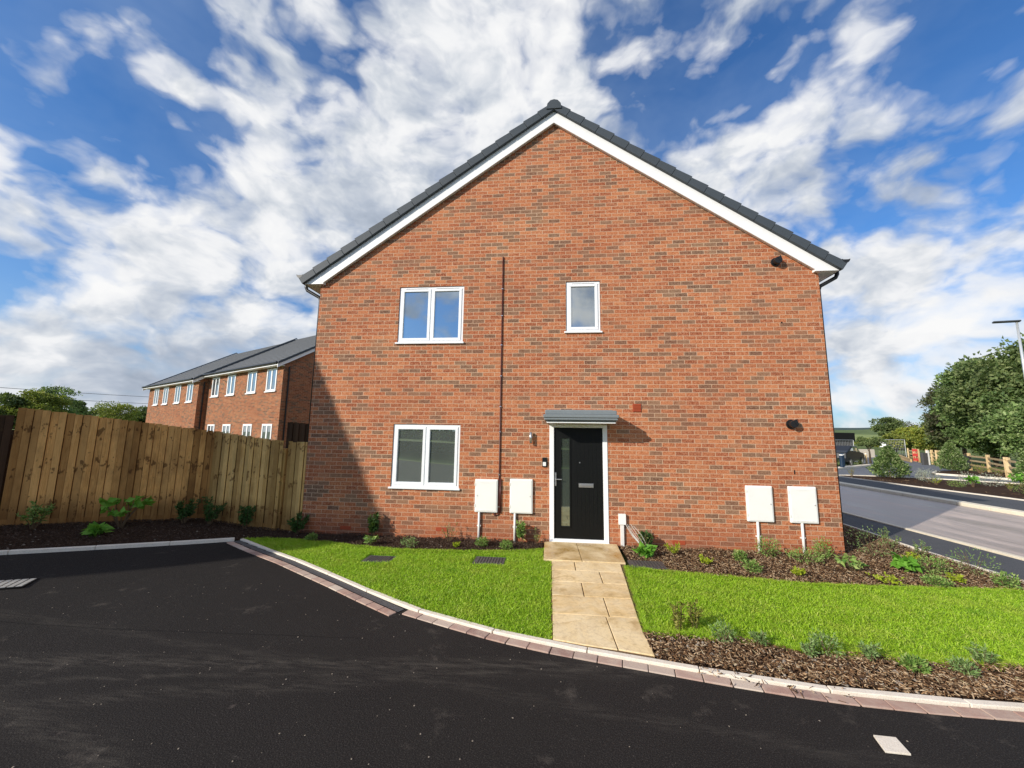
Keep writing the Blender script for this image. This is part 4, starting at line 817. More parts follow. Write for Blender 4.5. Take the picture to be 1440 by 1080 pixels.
# ------------------------------------------------------------------ plants
def blob_pts(n, rx, ry, rz_, z0, hollow=.35):
    u = unit(rng.normal(size=(n, 3))); r = hollow+(1-hollow)*rng.random(n)**.5; P = u*r[:, None]*np.array((rx, ry, rz_)); P[:, 2] += z0; return P, u
def plant(kind, x, y, size, label, group='shrubs in the bark beds', h=None, name='shrub', dz=.02, cat='plant'):
    mat, form, ll, lw, n = dict(
        laurel=('laurel', 'up', .065, .028, 420), bright=('bright', 'rosette', .13, .09, 75), mid=('mid', 'blob', .035, .014, 420), midup=('mid', 'up', .06, .024, 320),
        yellow=('yellow', 'low', .030, .018, 260), silver=('silver', 'blob', .034, .011, 260), grey=('grey', 'blob', .05, .02, 420), grass=('silver', 'fan', .20, .008, 160),
        olive=('olive', 'up', .045, .018, 120), twig=('mid', 'twig', .03, .012, 80), cone=('cone', 'cone', .10, .055, 5200), sprig=('silver', 'up', .035, .012, 220), broad=('mid', 'rosette', .09, .045, 60))[kind]
    h = h or size; e = empty(name, (x, y, H(x)+dz), label, cat, group); smb = MB()
    if form in ('up', 'twig', 'low', 'rosette'):
        ns = {'up': 9, 'twig': 11, 'low': 14, 'rosette': 9}[form]; B_, D_ = [], []
        for i in range(ns):
            a = 2*PI*i/ns+random.uniform(-.4, .4); sp = {'up': .35, 'twig': .5, 'low': .5, 'rosette': .42}[form]*random.uniform(.3, 1.)*size
            hh = h*random.uniform(.55, 1.05)*(.8 if form == 'low' else 1); p0 = np.array((.02*math.cos(a), .02*math.sin(a), 0)); p2 = np.array((sp*math.cos(a), sp*math.sin(a), hh)); p1_ = (p0+p2)/2+np.array((random.uniform(-.1, .1)*size, random.uniform(-.1, .1)*size, hh*.12))
            ts = np.linspace(0, 1, 6); C = [(1-t)**2*p0+2*t*(1-t)*p1_+t*t*p2 for t in ts]; smb.tube(C, .0045*max(size/.35, .5), 5, r2=.0018)
            k = max(3, n//ns); tt = rng.uniform(.25 if form != 'rosette' else .75, 1, k)
            pts = np.array([(1-t)**2*p0+2*t*(1-t)*p1_+t*t*p2 for t in tt]); dirs = rng.normal(size=(k, 3))*np.array((1, 1, .55))+np.array((.3*math.cos(a), .3*math.sin(a), .5 if form != 'rosette' else .1))
            B_.append(pts); D_.append(dirs)
        Bs, Ds = np.concatenate(B_), np.concatenate(D_)
    elif form == 'blob':
        Bs, Ds = blob_pts(n, size/2, size/2, h/2, h*.5); Bs[:, 2] = np.maximum(Bs[:, 2], .01); k = rng.random(n); Bs *= (1+.18*np.sin(Ds[:, :1]*9+Ds[:, 1:2]*7)); Ds = Ds+rng.normal(0, .6, Ds.shape)+np.array((0, 0, .5))
        for i in range(8): a = random.uniform(0, 6.28); smb.tube([(0, 0, 0), (.2*size*math.cos(a), .2*size*math.sin(a), h*.35), (.36*size*math.cos(a), .36*size*math.sin(a), h*.75)], .005, 5, r2=.002)
    elif form == 'fan':
        a = rng.uniform(0, 6.28, n); Bs = np.stack([.03*np.cos(a), .03*np.sin(a), 0*a], 1); Ds = np.stack([np.cos(a)*rng.uniform(.2, 1, n), np.sin(a)*rng.uniform(.2, 1, n), np.ones(n)], 1); ll = h; smb.tube([(0, 0, 0), (0, 0, .03)], .02, 6)
    else:                                                # cone-shaped evergreen
        t = rng.random(n)**.8; a = rng.uniform(0, 6.28, n); lump = 1+.16*np.sin(a*5+t*13)+.1*np.sin(a*3-t*21); r = size/2*np.minimum(1, (1-t)*1.25+.10)*lump*(.55+.45*rng.random(n))*np.minimum(1, .55+t*4)
        Bs = np.stack([r*np.cos(a), r*np.sin(a), .06+t*h*.97], 1); Ds = np.stack([np.cos(a), np.sin(a), .7+0*a], 1)+rng.normal(0, .5, (n, 3))
        smb.tube([(0, 0, 0), (0, 0, h*.8)], .025, 6, r2=.008)
    V = leaves(Bs, Ds, np.full(len(Bs), ll), np.full(len(Bs), lw)); raw_mesh2('foliage', V, LT, LEAF[mat], e); smb.build('stems', B['stem'], e, local=True)
    return e
PL = [
 ('midup', -3.66, -1.45, .62, .48, 'dark leafy shrub by the fence at the far left'), ('bright', -2.75, -.88, .95, .55, 'big bright lobed-leaf plant before the left fence'), ('laurel', -2.2, -.25, .6, .45, 'dark bush in the fence corner'),
 ('bright', -2.62, -1.35, .16, .12, 'tiny bright seedling in front of the lobed-leaf plant'), ('laurel', -1.78, -.12, .65, .5, 'dark bush right of the fence corner'), ('laurel', -1.05, -.12, .5, .42, 'dark sprigged shrub before the yellowish fence'),
 ('laurel', .05, -.18, .55, .36, 'low dark shrub at the left house corner'), ('laurel', 1.50, -.16, .24, .40, 'narrow upright dark shrub left of the lower window'), ('broad', 1.70, -.62, .22, .14, 'small pale broadleaf plant below the upright shrub'),
 ('mid', .55, -.50, .16, .10, 'tiny green tuft at the left lawn tip'), ('silver', 2.36, -.62, .28, .14, 'low grey green mound below the lower window'), ('twig', 2.93, -.22, .34, .32, 'leafy twiggy shrub under the window sill corner'),
 ('yellow', 3.15, -.55, .14, .10, 'tiny lime plant below the first meter box'), ('mid', 3.55, -.40, .2, .12, 'small green tuft between the meter box conduits'), ('mid', 3.98, -.52, .18, .12, 'small green tuft at the lawn edge by the second conduit'),
 ('midup', 4.20, -.14, .24, .34, 'upright bright shrub between meter box and door'), ('twig', 4.47, -.16, .18, .26, 'sparse twigs left of the doorstep slabs'),
 ('twig', 6.22, -.34, .34, .38, 'silvery bare-stemmed shrub right of the door'), ('laurel', 6.32, -.14, .26, .26, 'dark shrub against the wall right of the door'), ('bright', 6.20, -.60, .18, .12, 'small bright clump by the doorstep'), ('yellow', 6.68, -.42, .30, .24, 'yellow green bush by the low terracotta air brick'),
 ('yellow', 7.02, -.84, .22, .13, 'low lime plant left of the right meter boxes'), ('mid', 7.62, -.62, .16, .14, 'small green plant before the third conduit'), ('mid', 7.55, -1.12, .22, .14, 'green tuft spilling onto the right lawn'),
 ('mid', 8.20, -.28, .34, .26, 'green shrub at the foot of the third conduit'), ('mid', 8.62, -.52, .46, .18, 'wide low green shrub under the rightmost meter box'), ('mid', 9.02, -.30, .24, .28, 'feathery green shrub by the right house corner'),
 ('yellow', 8.12, -1.20, .20, .14, 'bright lime plant at the lawn edge below the meter boxes'), ('broad', 9.05, -.86, .42, .18, 'pale broadleaf plant below the house corner'), ('silver', 9.95, -.05, .62, .42, 'large grey green shrub just right of the house corner'),
 ('laurel', 9.95, .9, .5, .5, 'dark shrub in the shade behind the house corner'), ('sprig', 10.55, .42, .55, .35, 'loose sprigs beside the shaded path edging'), ('yellow', 10.25, -.38, .22, .22, 'small yellow shrub in the middle of the right bed'),
 ('yellow', 9.15, -1.32, .44, .12, 'long low golden mound at the lawn edge'), ('bright', 9.78, -.80, .22, .18, 'bright upright sprig in the right bed'), ('mid', 10.15, -.80, .42, .22, 'green sprawling plant in the right bed'), ('sprig', 10.70, .0, .5, .26, 'thin sprigs against the path edging'),
 ('silver', 10.72, -.76, .52, .34, 'grey green shrub near the footpath edging'), ('yellow', 10.10, -1.18, .26, .14, 'low lime plant near the right frame edge'), ('mid', 9.72, -1.34, .26, .12, 'small tuft at the lawn top edge'), ('mid', 10.62, -1.26, .24, .16, 'feathery tuft at the far end of the right bed'),
 ('olive', 5.95, -2.98, .22, .26, 'pale upright sprig at the lawn corner by the path'), ('olive', 6.12, -2.94, .24, .24, 'yellow green sprig left in the front bed'), ('silver', 6.30, -3.14, .20, .15, 'first grey green sprawling plant from the path'), ('sprig', 6.60, -3.18, .2, .13, 'second grey green sprawling plant from the path'),
 ('sprig', 6.94, -3.30, .18, .12, 'small sprig in the middle of the front bed'), ('silver', 7.14, -3.22, .22, .15, 'bushy grey green plant in the middle of the front bed'), ('sprig', 7.42, -3.32, .26, .16, 'loose spreading plant right of the bushy one in the front bed'), ('mid', 7.68, -3.42, .14, .09, 'small green sprig near the lower right edging'), ('silver', 8.05, -3.42, .15, .10, 'small feathery plant at the lower right frame edge'), ('sprig', 8.35, -3.26, .24, .15, 'pale sprigs at the right frame edge of the front bed')]
for k, x, y, s, h, lb in PL: plant(k, x, y, s, lb, h=h)
# white twisted stems of the plant beside the door
e = empty('bare_shrub', (6.18, -.30, .02), 'pale twisted bare stems leaning out beside the door', 'plant')
mb = MB()
for i in range(7):
    a = random.uniform(-.3, .3); mb.tube([(0, 0, 0), (.05+a*.2, -.02, .12), (-.05+a*.3, -.03, .26), (-.16+a*.25, -.05+a*.1, .38+.06*random.random())], .006, 5, r2=.003)
    mb.tube([(.02, 0, .02), (.10+a*.2, -.05, .10), (.14+a*.2, -.08, .02)], .005, 5, r2=.003)
mb.build('stems', B['pipe_w'], e, local=True)
FP = [('cone', 21.45, 14.0, 1.35, 1.5, 'cone shaped evergreen on the bed across the road'), ('cone', 30.0, 20.2, 1.35, 1.75, 'wide conical evergreen before the rail fence'), ('cone', 25.55, 11.8, 1.3, 1.75, 'large evergreen at the right frame edge')]
for k, x, y, s, h, lb in FP: plant(k, x, y, s, lb, h=h, name='evergreen_shrub', dz=.05, group='conical evergreens', cat='shrub')
for k, x, y, s, h, lb in (('olive', 19.9, 14.3, .5, .45, 'small golden shrub at the left end of the far bed'), ('grey', 22.0, 13.0, .45, .5, 'pale plant beside the cone shaped evergreen'), ('grey', 21.7, 12.3, .75, .55, 'first silvery mound on the far bed'), ('yellow', 21.1, 11.3, .5, .4, 'yellow clump below the first silvery mound'),
    ('grey', 22.6, 11.6, .7, .5, 'second silvery mound on the far bed'), ('grey', 22.9, 11.0, .8, .5, 'third silvery mound on the far bed, beside lime plant'), ('bright', 21.9, 10.7, .55, .4, 'bright green clump between silvery mounds'), ('olive', 22.0, 9.5, .4, .4, 'dull yellow tuft on the far bed'),
    ('mid', 21.7, 8.7, .8, .45, 'green mound near the right end of the far bed'), ('mid', 21.0, 10.4, .5, .25, 'low plant near the far footpath edging'), ('yellow', 29.6, 18.2, 1.1, .7, 'yellow shrub right of the wide evergreen'), ('yellow', 29.0, 16.6, 1.3, .6, 'second yellow shrub, before the rail fence posts'), ('bright', 24.2, 11.2, .8, .5, 'bright low plant before the rightmost evergreen'),
    ('mid', 24.6, 22.4, .8, .5, 'green bush by the far bollards'), ('mid', 26.9, 23.7, .8, .45, 'low green bush beyond the bollards')):
    e = plant(k, x, y, s, lb, h=h, dz=.06, group='plants across the road')
# thicken the far plants' leaves
# ------------------------------------------------------------------ trees
def tree(x, y, h, w, mat, label, n=9000, leaf=.22, trunk_h=.25, group='trees beyond the site', clumps=60, base=0., flat=1., name='tree', zmin=None, seed=0, z0=0.):
    r = np.random.default_rng(seed+int(abs(x*13+y*7))); e = empty(name, (x, y, z0), label, 'tree', group)
    ch = h*(1-trunk_h); cz = h*trunk_h+ch*.5; C = unit(r.normal(size=(clumps, 3)))*(r.random(clumps)**.38)[:, None]
    C[:, 2] = np.where(C[:, 2] < 0, C[:, 2]*.85, C[:, 2]*flat); C = C*np.array((w/2, w/2, ch/2))*.86+np.array((0, 0, cz)); R = (.10+.12*r.random(clumps))*min(w, ch*1.2)
    idx = r.integers(0, clumps, n); u = unit(r.normal(size=(n, 3))); u[:, 2] = np.where(u[:, 2] < -.3, -u[:, 2]*.6, u[:, 2]); u = unit(u)
    P = C[idx]+u*(R[idx]*(.60+.55*r.random(n)**1.5))[:, None]*np.array((1.15, 1.15, .8)); P[:, 2] = np.maximum(P[:, 2], .15)
    D = u*.6+r.normal(0, .7, (n, 3)); V = leaves(P, D, np.full(n, leaf), np.full(n, leaf*.62)); raw_mesh2('crown', V, LT, LEAF[mat], e)
    mb = MB(); mb.tube([(0, 0, -.3), (.03*w*.2, 0, h*trunk_h*.7), (0, 0, h*.55)], .028*h+.03, 8, r2=.012*h)
    for i in range(10):
        c = C[r.integers(0, clumps)]; s = h*(trunk_h*.7+.3*r.random()); m_ = (np.array((0, 0, s))+c)/2+np.array((0, 0, .04*h)); mb.tube([(0, 0, s), m_, c], .010*h, 6, r2=.004*h)
    mb.build('trunk', B['bark'], e, local=True, smooth=True); return e
def T(u, dist, h, w, mat, label, **k):
    p = at(u, dist); return tree(p[0], p[1], h, w, mat, label, **k)
# right-hand mass behind the rail fence
T(1468, 47, 9.3, 8.5, 'tree_b', 'tallest dark tree behind the rail fence at the right edge', n=34000, clumps=110, leaf=.28, trunk_h=.04)
T(1408, 53, 10.0, 6.4, 'tree_a', 'tall broad green tree behind the rail fence', n=28000, clumps=90, leaf=.28, trunk_h=.04)
T(1353, 58, 8.2, 4.6, 'tree_c', 'slightly purple tree left of the tallest trees', n=13000, clumps=60, leaf=.26, trunk_h=.05)
T(1442, 45.5, 6.6, 5.0, 'tree_a', 'lighter leafy tree leaning over the rail fence posts', n=24000, clumps=80, leaf=.23, trunk_h=.04)
T(1395, 49, 5.8, 4.4, 'tree_a', 'rounded bushy tree behind the wide evergreen', n=20000, clumps=60, leaf=.22, trunk_h=.03)
T(1342, 60, 5.9, 4.0, 'tree_b', 'dark shady tree above the left end of the rail fence', n=14000, clumps=50, leaf=.24, trunk_h=.03)
T(1484, 41, 4.6, 5.0, 'tree_a', 'low leafy tree past the right end of the rail fence', n=16000, clumps=50, leaf=.22, trunk_h=.02)
T(1312, 66, 4.1, 4.2, 'tree_y', 'olive hedge tree above the red barrier', n=10000, clumps=50, leaf=.22, trunk_h=.02)
T(1284, 72, 3.6, 4.6, 'tree_y', 'olive bush behind the mesh fence', n=8000, clumps=50, leaf=.24, trunk_h=.02)
T(1252, 76, 5.4, 3.8, 'tree_b', 'round distant tree beside the pale field', n=7000, clumps=40, leaf=.24, trunk_h=.2)
T(1258, 68, 2.9, 4.0, 'tree_y', 'low olive bush under the distant tree', n=5000, clumps=40, leaf=.22, trunk_h=.02)
T(1283, 92, 5.4, 3.4, 'tree_c', 'thin bare-topped tree beyond the olive bush', n=1300, clumps=40, leaf=.22, trunk_h=.3)
T(1222, 120, 2.4, 6, 'tree_y', 'low straw coloured hedge at the field foot', n=3000, clumps=60, leaf=.26, trunk_h=.02)
# left, above the fence
T(64, 62, 6.6, 4.4, 'tree_a', 'large autumn green tree above the left fence', n=11000, clumps=70, leaf=.20, trunk_h=.15)
T(45, 60, 5.6, 4.0, 'tree_y', 'broad lower autumn tree left of the large one', n=12000, clumps=40, leaf=.22, trunk_h=.15)
T(98, 74, 5.9, 2.6, 'tree_b', 'dark tree right of the large autumn tree', n=9000, clumps=30, leaf=.24, trunk_h=.15)
T(2, 60, 5.3, 3.0, 'tree_b', 'dark tree at the extreme left edge', n=9000, clumps=40, leaf=.24, trunk_h=.15)
T(160, 80, 6.1, 4.6, 'tree_y', 'yellow green tree between the large tree and the houses', n=6500, clumps=60, leaf=.22, trunk_h=.15)
T(192, 84, 5.7, 3.6, 'tree_b', 'small dark tree against the farther terraced house', n=8000, clumps=40, leaf=.25, trunk_h=.15)
T(136, 84, 5.9, 3.0, 'tree_a', 'thin green tree in the gap above the fence', n=2200, clumps=30, leaf=.25, trunk_h=.2)
# overhead lines
for za, zb, lb in ((6.35, 7.3, 'upper overhead cable crossing the left sky'), (5.5, 6.2, 'lower overhead cable crossing the left sky')):
    A0, B0 = at(-60, 70), at(260, 85); mb = MB(); pts = []
    for t in np.linspace(0, 1, 14): pts.append((A0[0]+(B0[0]-A0[0])*t, A0[1]+(B0[1]-A0[1])*t, za+(zb-za)*t-.5*t*(1-t)))
    o = mb.tube(pts, .028, 5).build('overhead_cable', B['iron']); tag(o, lb, 'cable', 'overhead cables')
# ------------------------------------------------------------------ street furniture on the right
def rail_fence(pts, label, hgt=1.05):
    e = empty('post_and_rail_fence', (*pts[0], 0), label, 'fence', 'post and rail fences')
    for p in pts: MB().box(p[0]-.07, p[0]+.07, p[1]-.06, p[1]+.06, -.1, hgt+.06).build('post', B['rail'], e, bevel=.01)
    for a, b in zip(pts[:-1], pts[1:]):
        for z in (.32, .62, .92):
            j = random.uniform(-.02, .02); MB().bar((*a, z+j), (*b, z+j), .045, .10).build('rail', B['rail'], e)
    return e
rail_fence([(28.7, 15.97), (31.5, 19.6), (33.7, 22.96)], 'post and rail fence nearest the right frame edge')
rail_fence([(26.6, 13.3), (28.2, 15.4)], 'short post and rail fence behind the rightmost evergreen')
rail_fence([(35.36, 26.64), (36.1, 27.6), (36.68, 28.55), (37.18, 29.52), (37.7, 30.55)], 'post and rail fence left of the wide evergreen', 1.1)
rail_fence([(38.6, 32.4), (39.2, 33.4), (39.9, 34.4), (40.8, 36.0)], 'far post and rail fence behind the red barrier', 1.1)
# lamp column
LX, LY = at(1456, 32.3)
L = empty('street_lamp', (LX, LY, 0), 'tall pale street lamp column at the right edge', 'street lamp')
tdir = at(1420, 31); MB().tube([(LX, LY, 0), (LX, LY, 2.)], .11, 14, r2=.10).tube([(LX, LY, 2.), (LX, LY, 8.05)], .075, 14, r2=.045).build('column', B['lamp'], L, smooth=True)
lx = np.array((-.83, .56)); MB().obox((LX+lx[0]*.33, LY+lx[1]*.33, 8.12), (lx[0]*.46, lx[1]*.46, .045), (lx[1]*.14, -lx[0]*.14, 0), (0, 0, .04)).build('lamp_head', B['lamphead'], L, bevel=.03)
# bollards, bins, red barrier, sign
def bollard(x, y, h, label, mat='navy', r=.07, grp='dark bollards by the far kerb'):
    e = empty('bollard', (x, y, .05), label, 'bollard', grp); MB().tube([(x, y, 0), (x, y, h)], r, 14).build('post', B[mat], e, smooth=False); MB().tube([(x, y, h-.12), (x, y, h-.06)], r+.006, 14).build('band', B['white'], e); return e
bollard(23.9, 20.7, 1.0, 'thick dark bollard nearest the house corner', r=.11); bollard(24.6, 21.6, 1.0, 'dark bollard second from the house corner', r=.10); bollard(28.2, 25.0, 1.0, 'thin dark bollard right of the navy bin', r=.06); bollard(28.9, 25.4, .95, 'thin pale bollard at the end of the far kerb', 'rail', .06)
def bin_(x, y, w, h, mat, label, name='wheelie_bin'):
    e = empty(name, (x, y, 0), label, 'bin'); mb = MB(); a, b = w/2*.82, w/2
    mb.add([(x-a, y-a, .06), (x+a, y-a, .06), (x+a, y+a, .06), (x-a, y+a, .06), (x-b, y-b, h*.9), (x+b, y-b, h*.9), (x+b, y+b, h*.9), (x-b, y+b, h*.9)], [(0, 3, 2, 1), (4, 5, 6, 7), (0, 1, 5, 4), (1, 2, 6, 5), (2, 3, 7, 6), (3, 0, 4, 7)])
    mb.build('body', mat, e, bevel=.02); MB().add([(x-b-.03, y-b-.03, h*.9), (x+b+.03, y-b-.03, h*.9), (x+b+.03, y+b+.03, h*.95), (x-b-.03, y+b+.03, h*.95), (x-b, y-b, h*.95), (x+b, y-b, h*.95), (x+b, y+b, h), (x-b, y+b, h)], [(0, 3, 2, 1), (4, 5, 6, 7), (0, 1, 5, 4), (1, 2, 6, 5), (2, 3, 7, 6), (3, 0, 4, 7)]).build('lid', mat, e, bevel=.01)
    for s in (-1, 1): MB().disc((x+s*a*.8, y+a, .08), .08, .05, 'x', 14).build('wheel', B['black'], e)
bin_(27.4, 25.2, .62, 1.1, B['navy'], 'navy wheelie bin beyond the bollards'); bin_(33.4, 23.1, .6, .95, B['lamphead'], 'dark bin right of the wide evergreen'); 
def mesh_panel(p, q, h, label, mat, name='mesh_fence', cat='fence', bars=14, group=None, r=.02):
    e = empty(name, (*p, 0), label, cat, group); p, q = np.array(p), np.array(q); mb = MB()
    mb.tube([(*p, 0), (*p, h)], r*1.4, 8).tube([(*q, 0), (*q, h)], r*1.4, 8).tube([(*p, h), (*q, h)], r, 8).tube([(*p, .15), (*q, .15)], r, 8); mb.build('frame', mat, e)
    mb = MB()
    for i in range(1, bars): c = p+(q-p)*i/bars; mb.tube([(*c, .15), (*c, h)], r*.3, 4)
    for k in range(1, 7): mb.tube([(*p, h*k/7), (*q, h*k/7)], r*.3, 4)
    mb.build('wires', mat, e); return e
mesh_panel(at(1240, 58), at(1271, 55), 2.0, 'galvanised mesh site fence with white sign', B['lamp'], group='mesh site fences')
mesh_panel(at(1199, 47), at(1168, 44), 1.9, 'galvanised mesh site fence beside the house corner', B['lamp'], group='mesh site fences')
p = np.array(at(1235, 56)); q = np.array(at(1244.5, 56)); s_ = empty('site_sign', (*p, 0), 'small blank white sign on the mesh site fence', 'sign'); c = (p+q)/2
MB().obox((*c, 1.48), (*((q-p)/2), 0), (.01, .01, 0), (0, 0, .26)).build('board', B['white'], s_); MB().tube([(*c, 0), (*c, 1.25)], .03, 8).build('post', B['lamp'], s_)
p, q = at(1280, 52), at(1290.5, 52); rb = empty('safety_barrier', (*p, 0), 'red plastic safety barrier by the far rail fence', 'barrier')
P_, Q_ = np.array(p), np.array(p)+(np.array(q)-np.array(p))*.7; mb = MB(); dv = (Q_-P_)/2; cc = (P_+Q_)/2
mb.obox((*cc, 1.05), (*dv, 0), (.02, .02, 0), (0, 0, .10)).obox((*cc, .62), (*dv, 0), (.02, .02, 0), (0, 0, .12)).obox((*cc, .2), (*dv, 0), (.02, .02, 0), (0, 0, .10))
for k in (-.92, -.3, .3, .92): mb.obox((*(cc+dv*k), .58), (*(dv*.10), 0), (.015, .015, 0), (0, 0, .56))
mb.build('panel', B['red'], rb)
p = at(1301, 46); o = empty('service_cabinet', (*p, 0), 'pale service post left of the rail fence', 'post'); MB().box(p[0]-.07, p[0]+.07, p[1]-.07, p[1]+.07, 0, 1.15).build('post', B['pipe_w'], o, bevel=.01); MB().box(p[0]-.45, p[0]-.08, p[1]-.1, p[1]+.1, 0, .95).build('cabinet', B['iron'], o, bevel=.02)
# timber stack
e = empty('timber_boards', (*at(1262, 54), 0), 'low pale timber boards along the end of side road', 'boards'); mb = MB(); A_, B2 = at(1252, 60), at(1277, 50)
for k in range(4): mb.bar((*A_, .10+k*.16), (*B2, .06+k*.06), .12, .10)
mb.build('boards', B['rail'], e)
# straggly young street tree
tree(*at(1220, 44), 2.3, 2.0, 'tree_b', 'small flat-crowned young tree beside the side road', n=2600, clumps=18, leaf=.13, trunk_h=.55, group='young trees', name='young_tree')
# pale wall and dark cabin beyond the corner
p = at(1176, 62); e = empty('site_cabin', (*p, 0), 'black flat-roofed cabin beyond the house corner', 'cabin'); MB().box(p[0]-3, p[0]+1.2, p[1]-1, p[1]+3, 0, 2.3).build('wall', B['iron'], e); MB().box(p[0]-3.1, p[0]+1.3, p[1]-1.1, p[1]+3.1, 1.7, 2.75).build('roof', B['black'], e)
p, q = at(1168, 56), at(1226, 60); e = empty('low_wall', (*p, 0), 'low pale boundary wall behind the parked car', 'wall'); MB().bar((*p, .45), (*q, .45), .2, .9).build('wall', B['conc'], e)
# parked car
def car(x, y, rz):
    e = empty('parked_car', (x, y, .02), 'black parked car half hidden behind the house corner', 'car', rz=rz)
    prof = [(-2.05, .35), (-2.1, .75), (-1.9, .92), (-1.15, 1.0), (-.5, 1.42), (.7, 1.46), (1.5, 1.12), (2.0, 1.0), (2.08, .6), (2.0, .32)]
    MB().prism(prof, 'y', -.86, .86).build('body', B['car'], e, local=True, bevel=.08, seg=3)
    MB().prism([(-1.02, 1.0), (-.46, 1.36), (.64, 1.40), (1.3, 1.10)], 'y', -.87, .87).build('side_windows', B['glass'], e, local=True, bevel=.01)
    for sx in (-1.3, 1.3):
        for sy in (-.8, .8):
            w = MB().disc((sx, sy, .32), .32, .2, 'y', 20).build('wheel', B['black'], e, local=True, bevel=.02); MB().disc((sx, sy*1.13, .32), .19, .02, 'y', 16).build('rim', B['steel'], w, local=True)
    for sy in (-.6, .6): MB().box(-2.12, -2.05, sy-.15, sy+.15, .68, .80).build('headlight', B['white'], e, local=True)
pc = at(1180, 38.5); car(pc[0], pc[1], math.radians(-140))
# ------------------------------------------------------------------ behind the camera (reflected in the glass): grass verge and hedge
sheet('verge', [(-30, -19), (30, -19), (30, -30), (-30, -30)], .03, B['ground'], 'grass verge across the parking court', cut=False)
e = empty('hedge', (0, -26, 0), 'long dark hedge across the parking court behind the photographer', 'hedge'); n = 16000
Bs = np.stack([rng.uniform(-30, 30, n), rng.uniform(-1.2, 1.2, n), rng.random(n)**.7*3.0+.05], 1); Bs[:, 2] *= 1+.12*np.sin(Bs[:, 0]*.9)+.08*np.sin(Bs[:, 0]*2.7)
raw_mesh2('foliage', leaves(Bs, rng.normal(size=(n, 3)), np.full(n, .32), np.full(n, .22)), LT, LEAF['tree_b'], e)
MB().box(-30, 30, -26.5, -25.5, 0, 2.2).build('inner_growth', B['soil'], e)

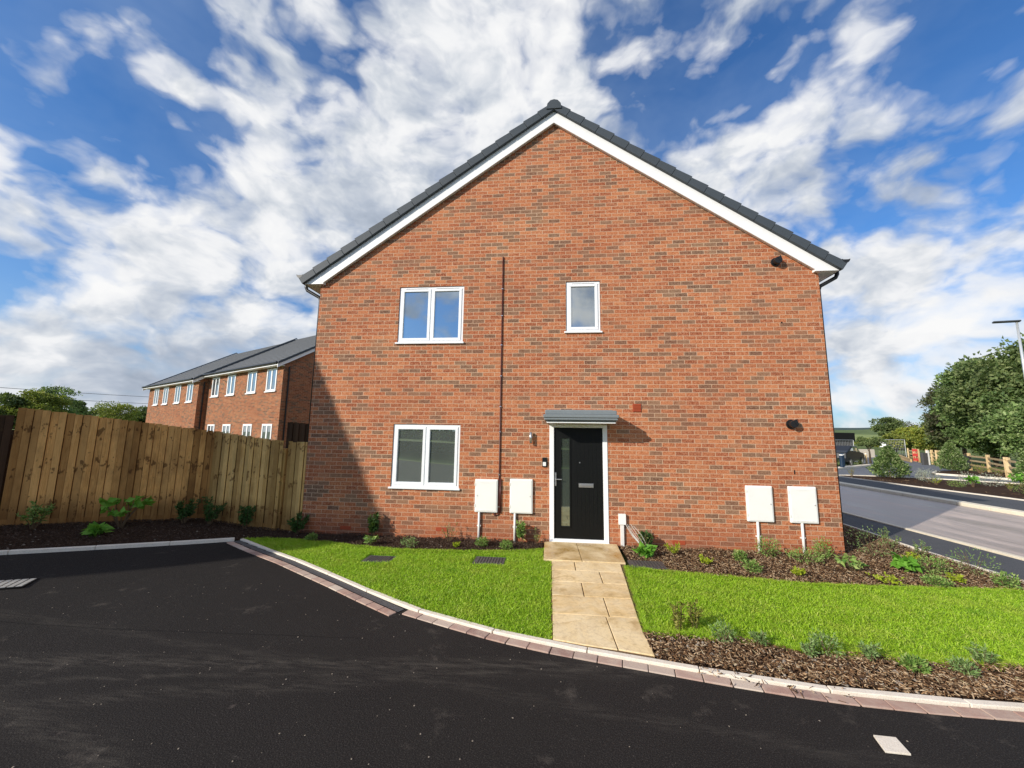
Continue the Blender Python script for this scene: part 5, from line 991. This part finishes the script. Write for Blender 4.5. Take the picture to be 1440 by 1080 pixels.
# ------------------------------------------------------------------ light
SUN_DIR = np.array((-.707, -.573, .4147)); SUN_DIR /= np.linalg.norm(SUN_DIR)
sd = bpy.data.lights.new('sun', 'SUN'); sd.energy = 5.0; sd.angle = math.radians(.53); sd.color = (1., .93, .82); so = bpy.data.objects.new('sun', sd); COL.objects.link(so)
so.rotation_euler = Vector(SUN_DIR).to_track_quat('Z', 'Y').to_euler()
def dir_px(u, v):
    r = RGT*((u-720)/F_PX)-UPV*((v-540)/F_PX)+FWD; return r/np.linalg.norm(r)
def make_world():
    t = NT('World', True); S.world = t.id
    sky = t.n('ShaderNodeTexSky', {'sky_type': 'NISHITA', 'sun_disc': False, 'sun_elevation': math.asin(SUN_DIR[2]), 'sun_rotation': math.atan2(SUN_DIR[0], SUN_DIR[1]), 'altitude': 100, 'air_density': 1.2, 'dust_density': .6, 'ozone_density': 2.5})
    d = t.vm('NORMALIZE', t.t.nodes.new('ShaderNodeTexCoord').outputs['Generated']); x, y, z = t.xyz(d)
    k = t.m('ADD', t.m('MULTIPLY', t.m('MAXIMUM', z, 0.), .12), .70); p = t.cxyz(t.m('DIVIDE', x, k), t.m('DIVIDE', y, k), t.m('MULTIPLY', z, 2.0))
    warp = t.noise(p, 3.2, 3, .55, color=True); pw = t.vm('ADD', p, t.vm('SCALE', t.vm('SUBTRACT', warp, (.5, .5, .5)), .17))
    big = t.noise(pw, 1.5, 2, .5); med = t.noise(pw, 4.3, 5, .55); fin = t.noise(pw, 11., 6, .52)
    vor = t.n('ShaderNodeTexVoronoi', {'feature': 'F1'}, Vector=pw, Scale=6.5, Detail=2., Roughness=.5).outputs[0]
    den = t.m('ADD', t.m('ADD', t.m('MULTIPLY', big, .40), t.m('MULTIPLY', med, .80)), t.m('ADD', t.m('MULTIPLY', fin, .42), t.m('ADD', t.m('MULTIPLY', vor, -.38), .245)))
    for (u, v, amp, sharp) in HOLES:
        c = dir_px(u, v); dp = t.m('MAXIMUM', t.vm('DOT_PRODUCT', d, tuple(c)), 0.); den = t.m('ADD', den, t.m('MULTIPLY', t.m('POWER', dp, sharp), amp*(.52 if amp < 0 else .8)))
    for (c, amp, sharp) in (((-.30, -.90, .30), -.12, 20), ((.12, -.9, .33), .12, 40), ((-.30, -.9, .52), .16, 60)):
        c = np.array(c)/np.linalg.norm(c); dp = t.m('MAXIMUM', t.vm('DOT_PRODUCT', d, tuple(c)), 0.); den = t.m('ADD', den, t.m('MULTIPLY', t.m('POWER', dp, sharp), amp))
    cov = t.ramp(den, [(.58, 0.), (.67, .30), (.765, .76), (.90, 1.)])
    sh = t.vm('ADD', pw, (-.05, -.035, .06))                    # density a step toward the sun: lit side and shaded side of each puff
    lit = t.m('SUBTRACT', t.m('ADD', t.m('MULTIPLY', med, .75), t.m('MULTIPLY', fin, .30)), t.m('ADD', t.m('MULTIPLY', t.noise(sh, 4.3, 5, .55), .75), t.m('MULTIPLY', t.noise(sh, 12., 7, .6), .30)))
    body = t.noise(t.vm('ADD', pw, (3.1, 1.7, 0.)), 2.6, 5, .6)
    sv = t.m('ADD', t.m('ADD', t.m('MULTIPLY', lit, 1.25), .60), t.m('MULTIPLY', t.m('SUBTRACT', body, .5), -2.0))
    cloud = t.ramp(sv, [(.10, (.36, .42, .52)), (.36, (.50, .56, .66)), (.56, (.70, .74, .80)), (.74, (.92, .93, .95)), (.95, (1., 1., 1.))])
    cloud = t.mix(1., cloud, (9.6, 9.6, 9.6), 'MULTIPLY')
    blue = t.mix(1., sky, SKYGAIN, 'MULTIPLY'); blue = t.mix(t.m('MULTIPLY', t.ramp(t.noise(pw, 2.1, 5, .6), [(.35, 0.), (.7, 1.)]), .24), blue, (4.6, 5.8, 7.6))
    low = t.ramp(z, [(0., 1.), (.30, 0.)]); blue = t.mix(t.m('MULTIPLY', low, .45), blue, (5.0, 6.0, 7.8))
    col = t.mix(cov, blue, cloud); bg = t.n('ShaderNodeBackground', Color=col, Strength=.1)
    o = t.t.nodes.new('ShaderNodeOutputWorld'); t.set(o.inputs[0], bg.outputs[0])
SKYGAIN = (.58, 1.02, 1.55)
HOLES = [(90, 110, -.30, 60), (210, 100, -.12, 90), (20, 60, -.14, 90), (400, 20, -.24, 120), (430, 60, -.14, 200), (15, 430, -.16, 300), (145, 470, -.18, 500), (15, 400, -.10, 120),
         (870, 30, -.16, 220), (905, 195, -.30, 260), (880, 150, -.16, 300), (1130, 80, -.18, 160), (1060, 150, -.15, 260), (1320, 90, -.30, 260), (1290, 140, -.18, 400), (1240, 300, -.16, 160), (1430, 310, -.14, 500), (1300, 290, -.16, 500), (1190, 500, -.08, 800),
         (700, 60, .22, 22), (340, 330, .13, 18), (600, 330, .16, 20), (1250, 400, .16, 60), (1380, 380, .14, 90), (1020, 250, .06, 40), (60, 500, .12, 90), (300, 500, .12, 60)]
make_world()
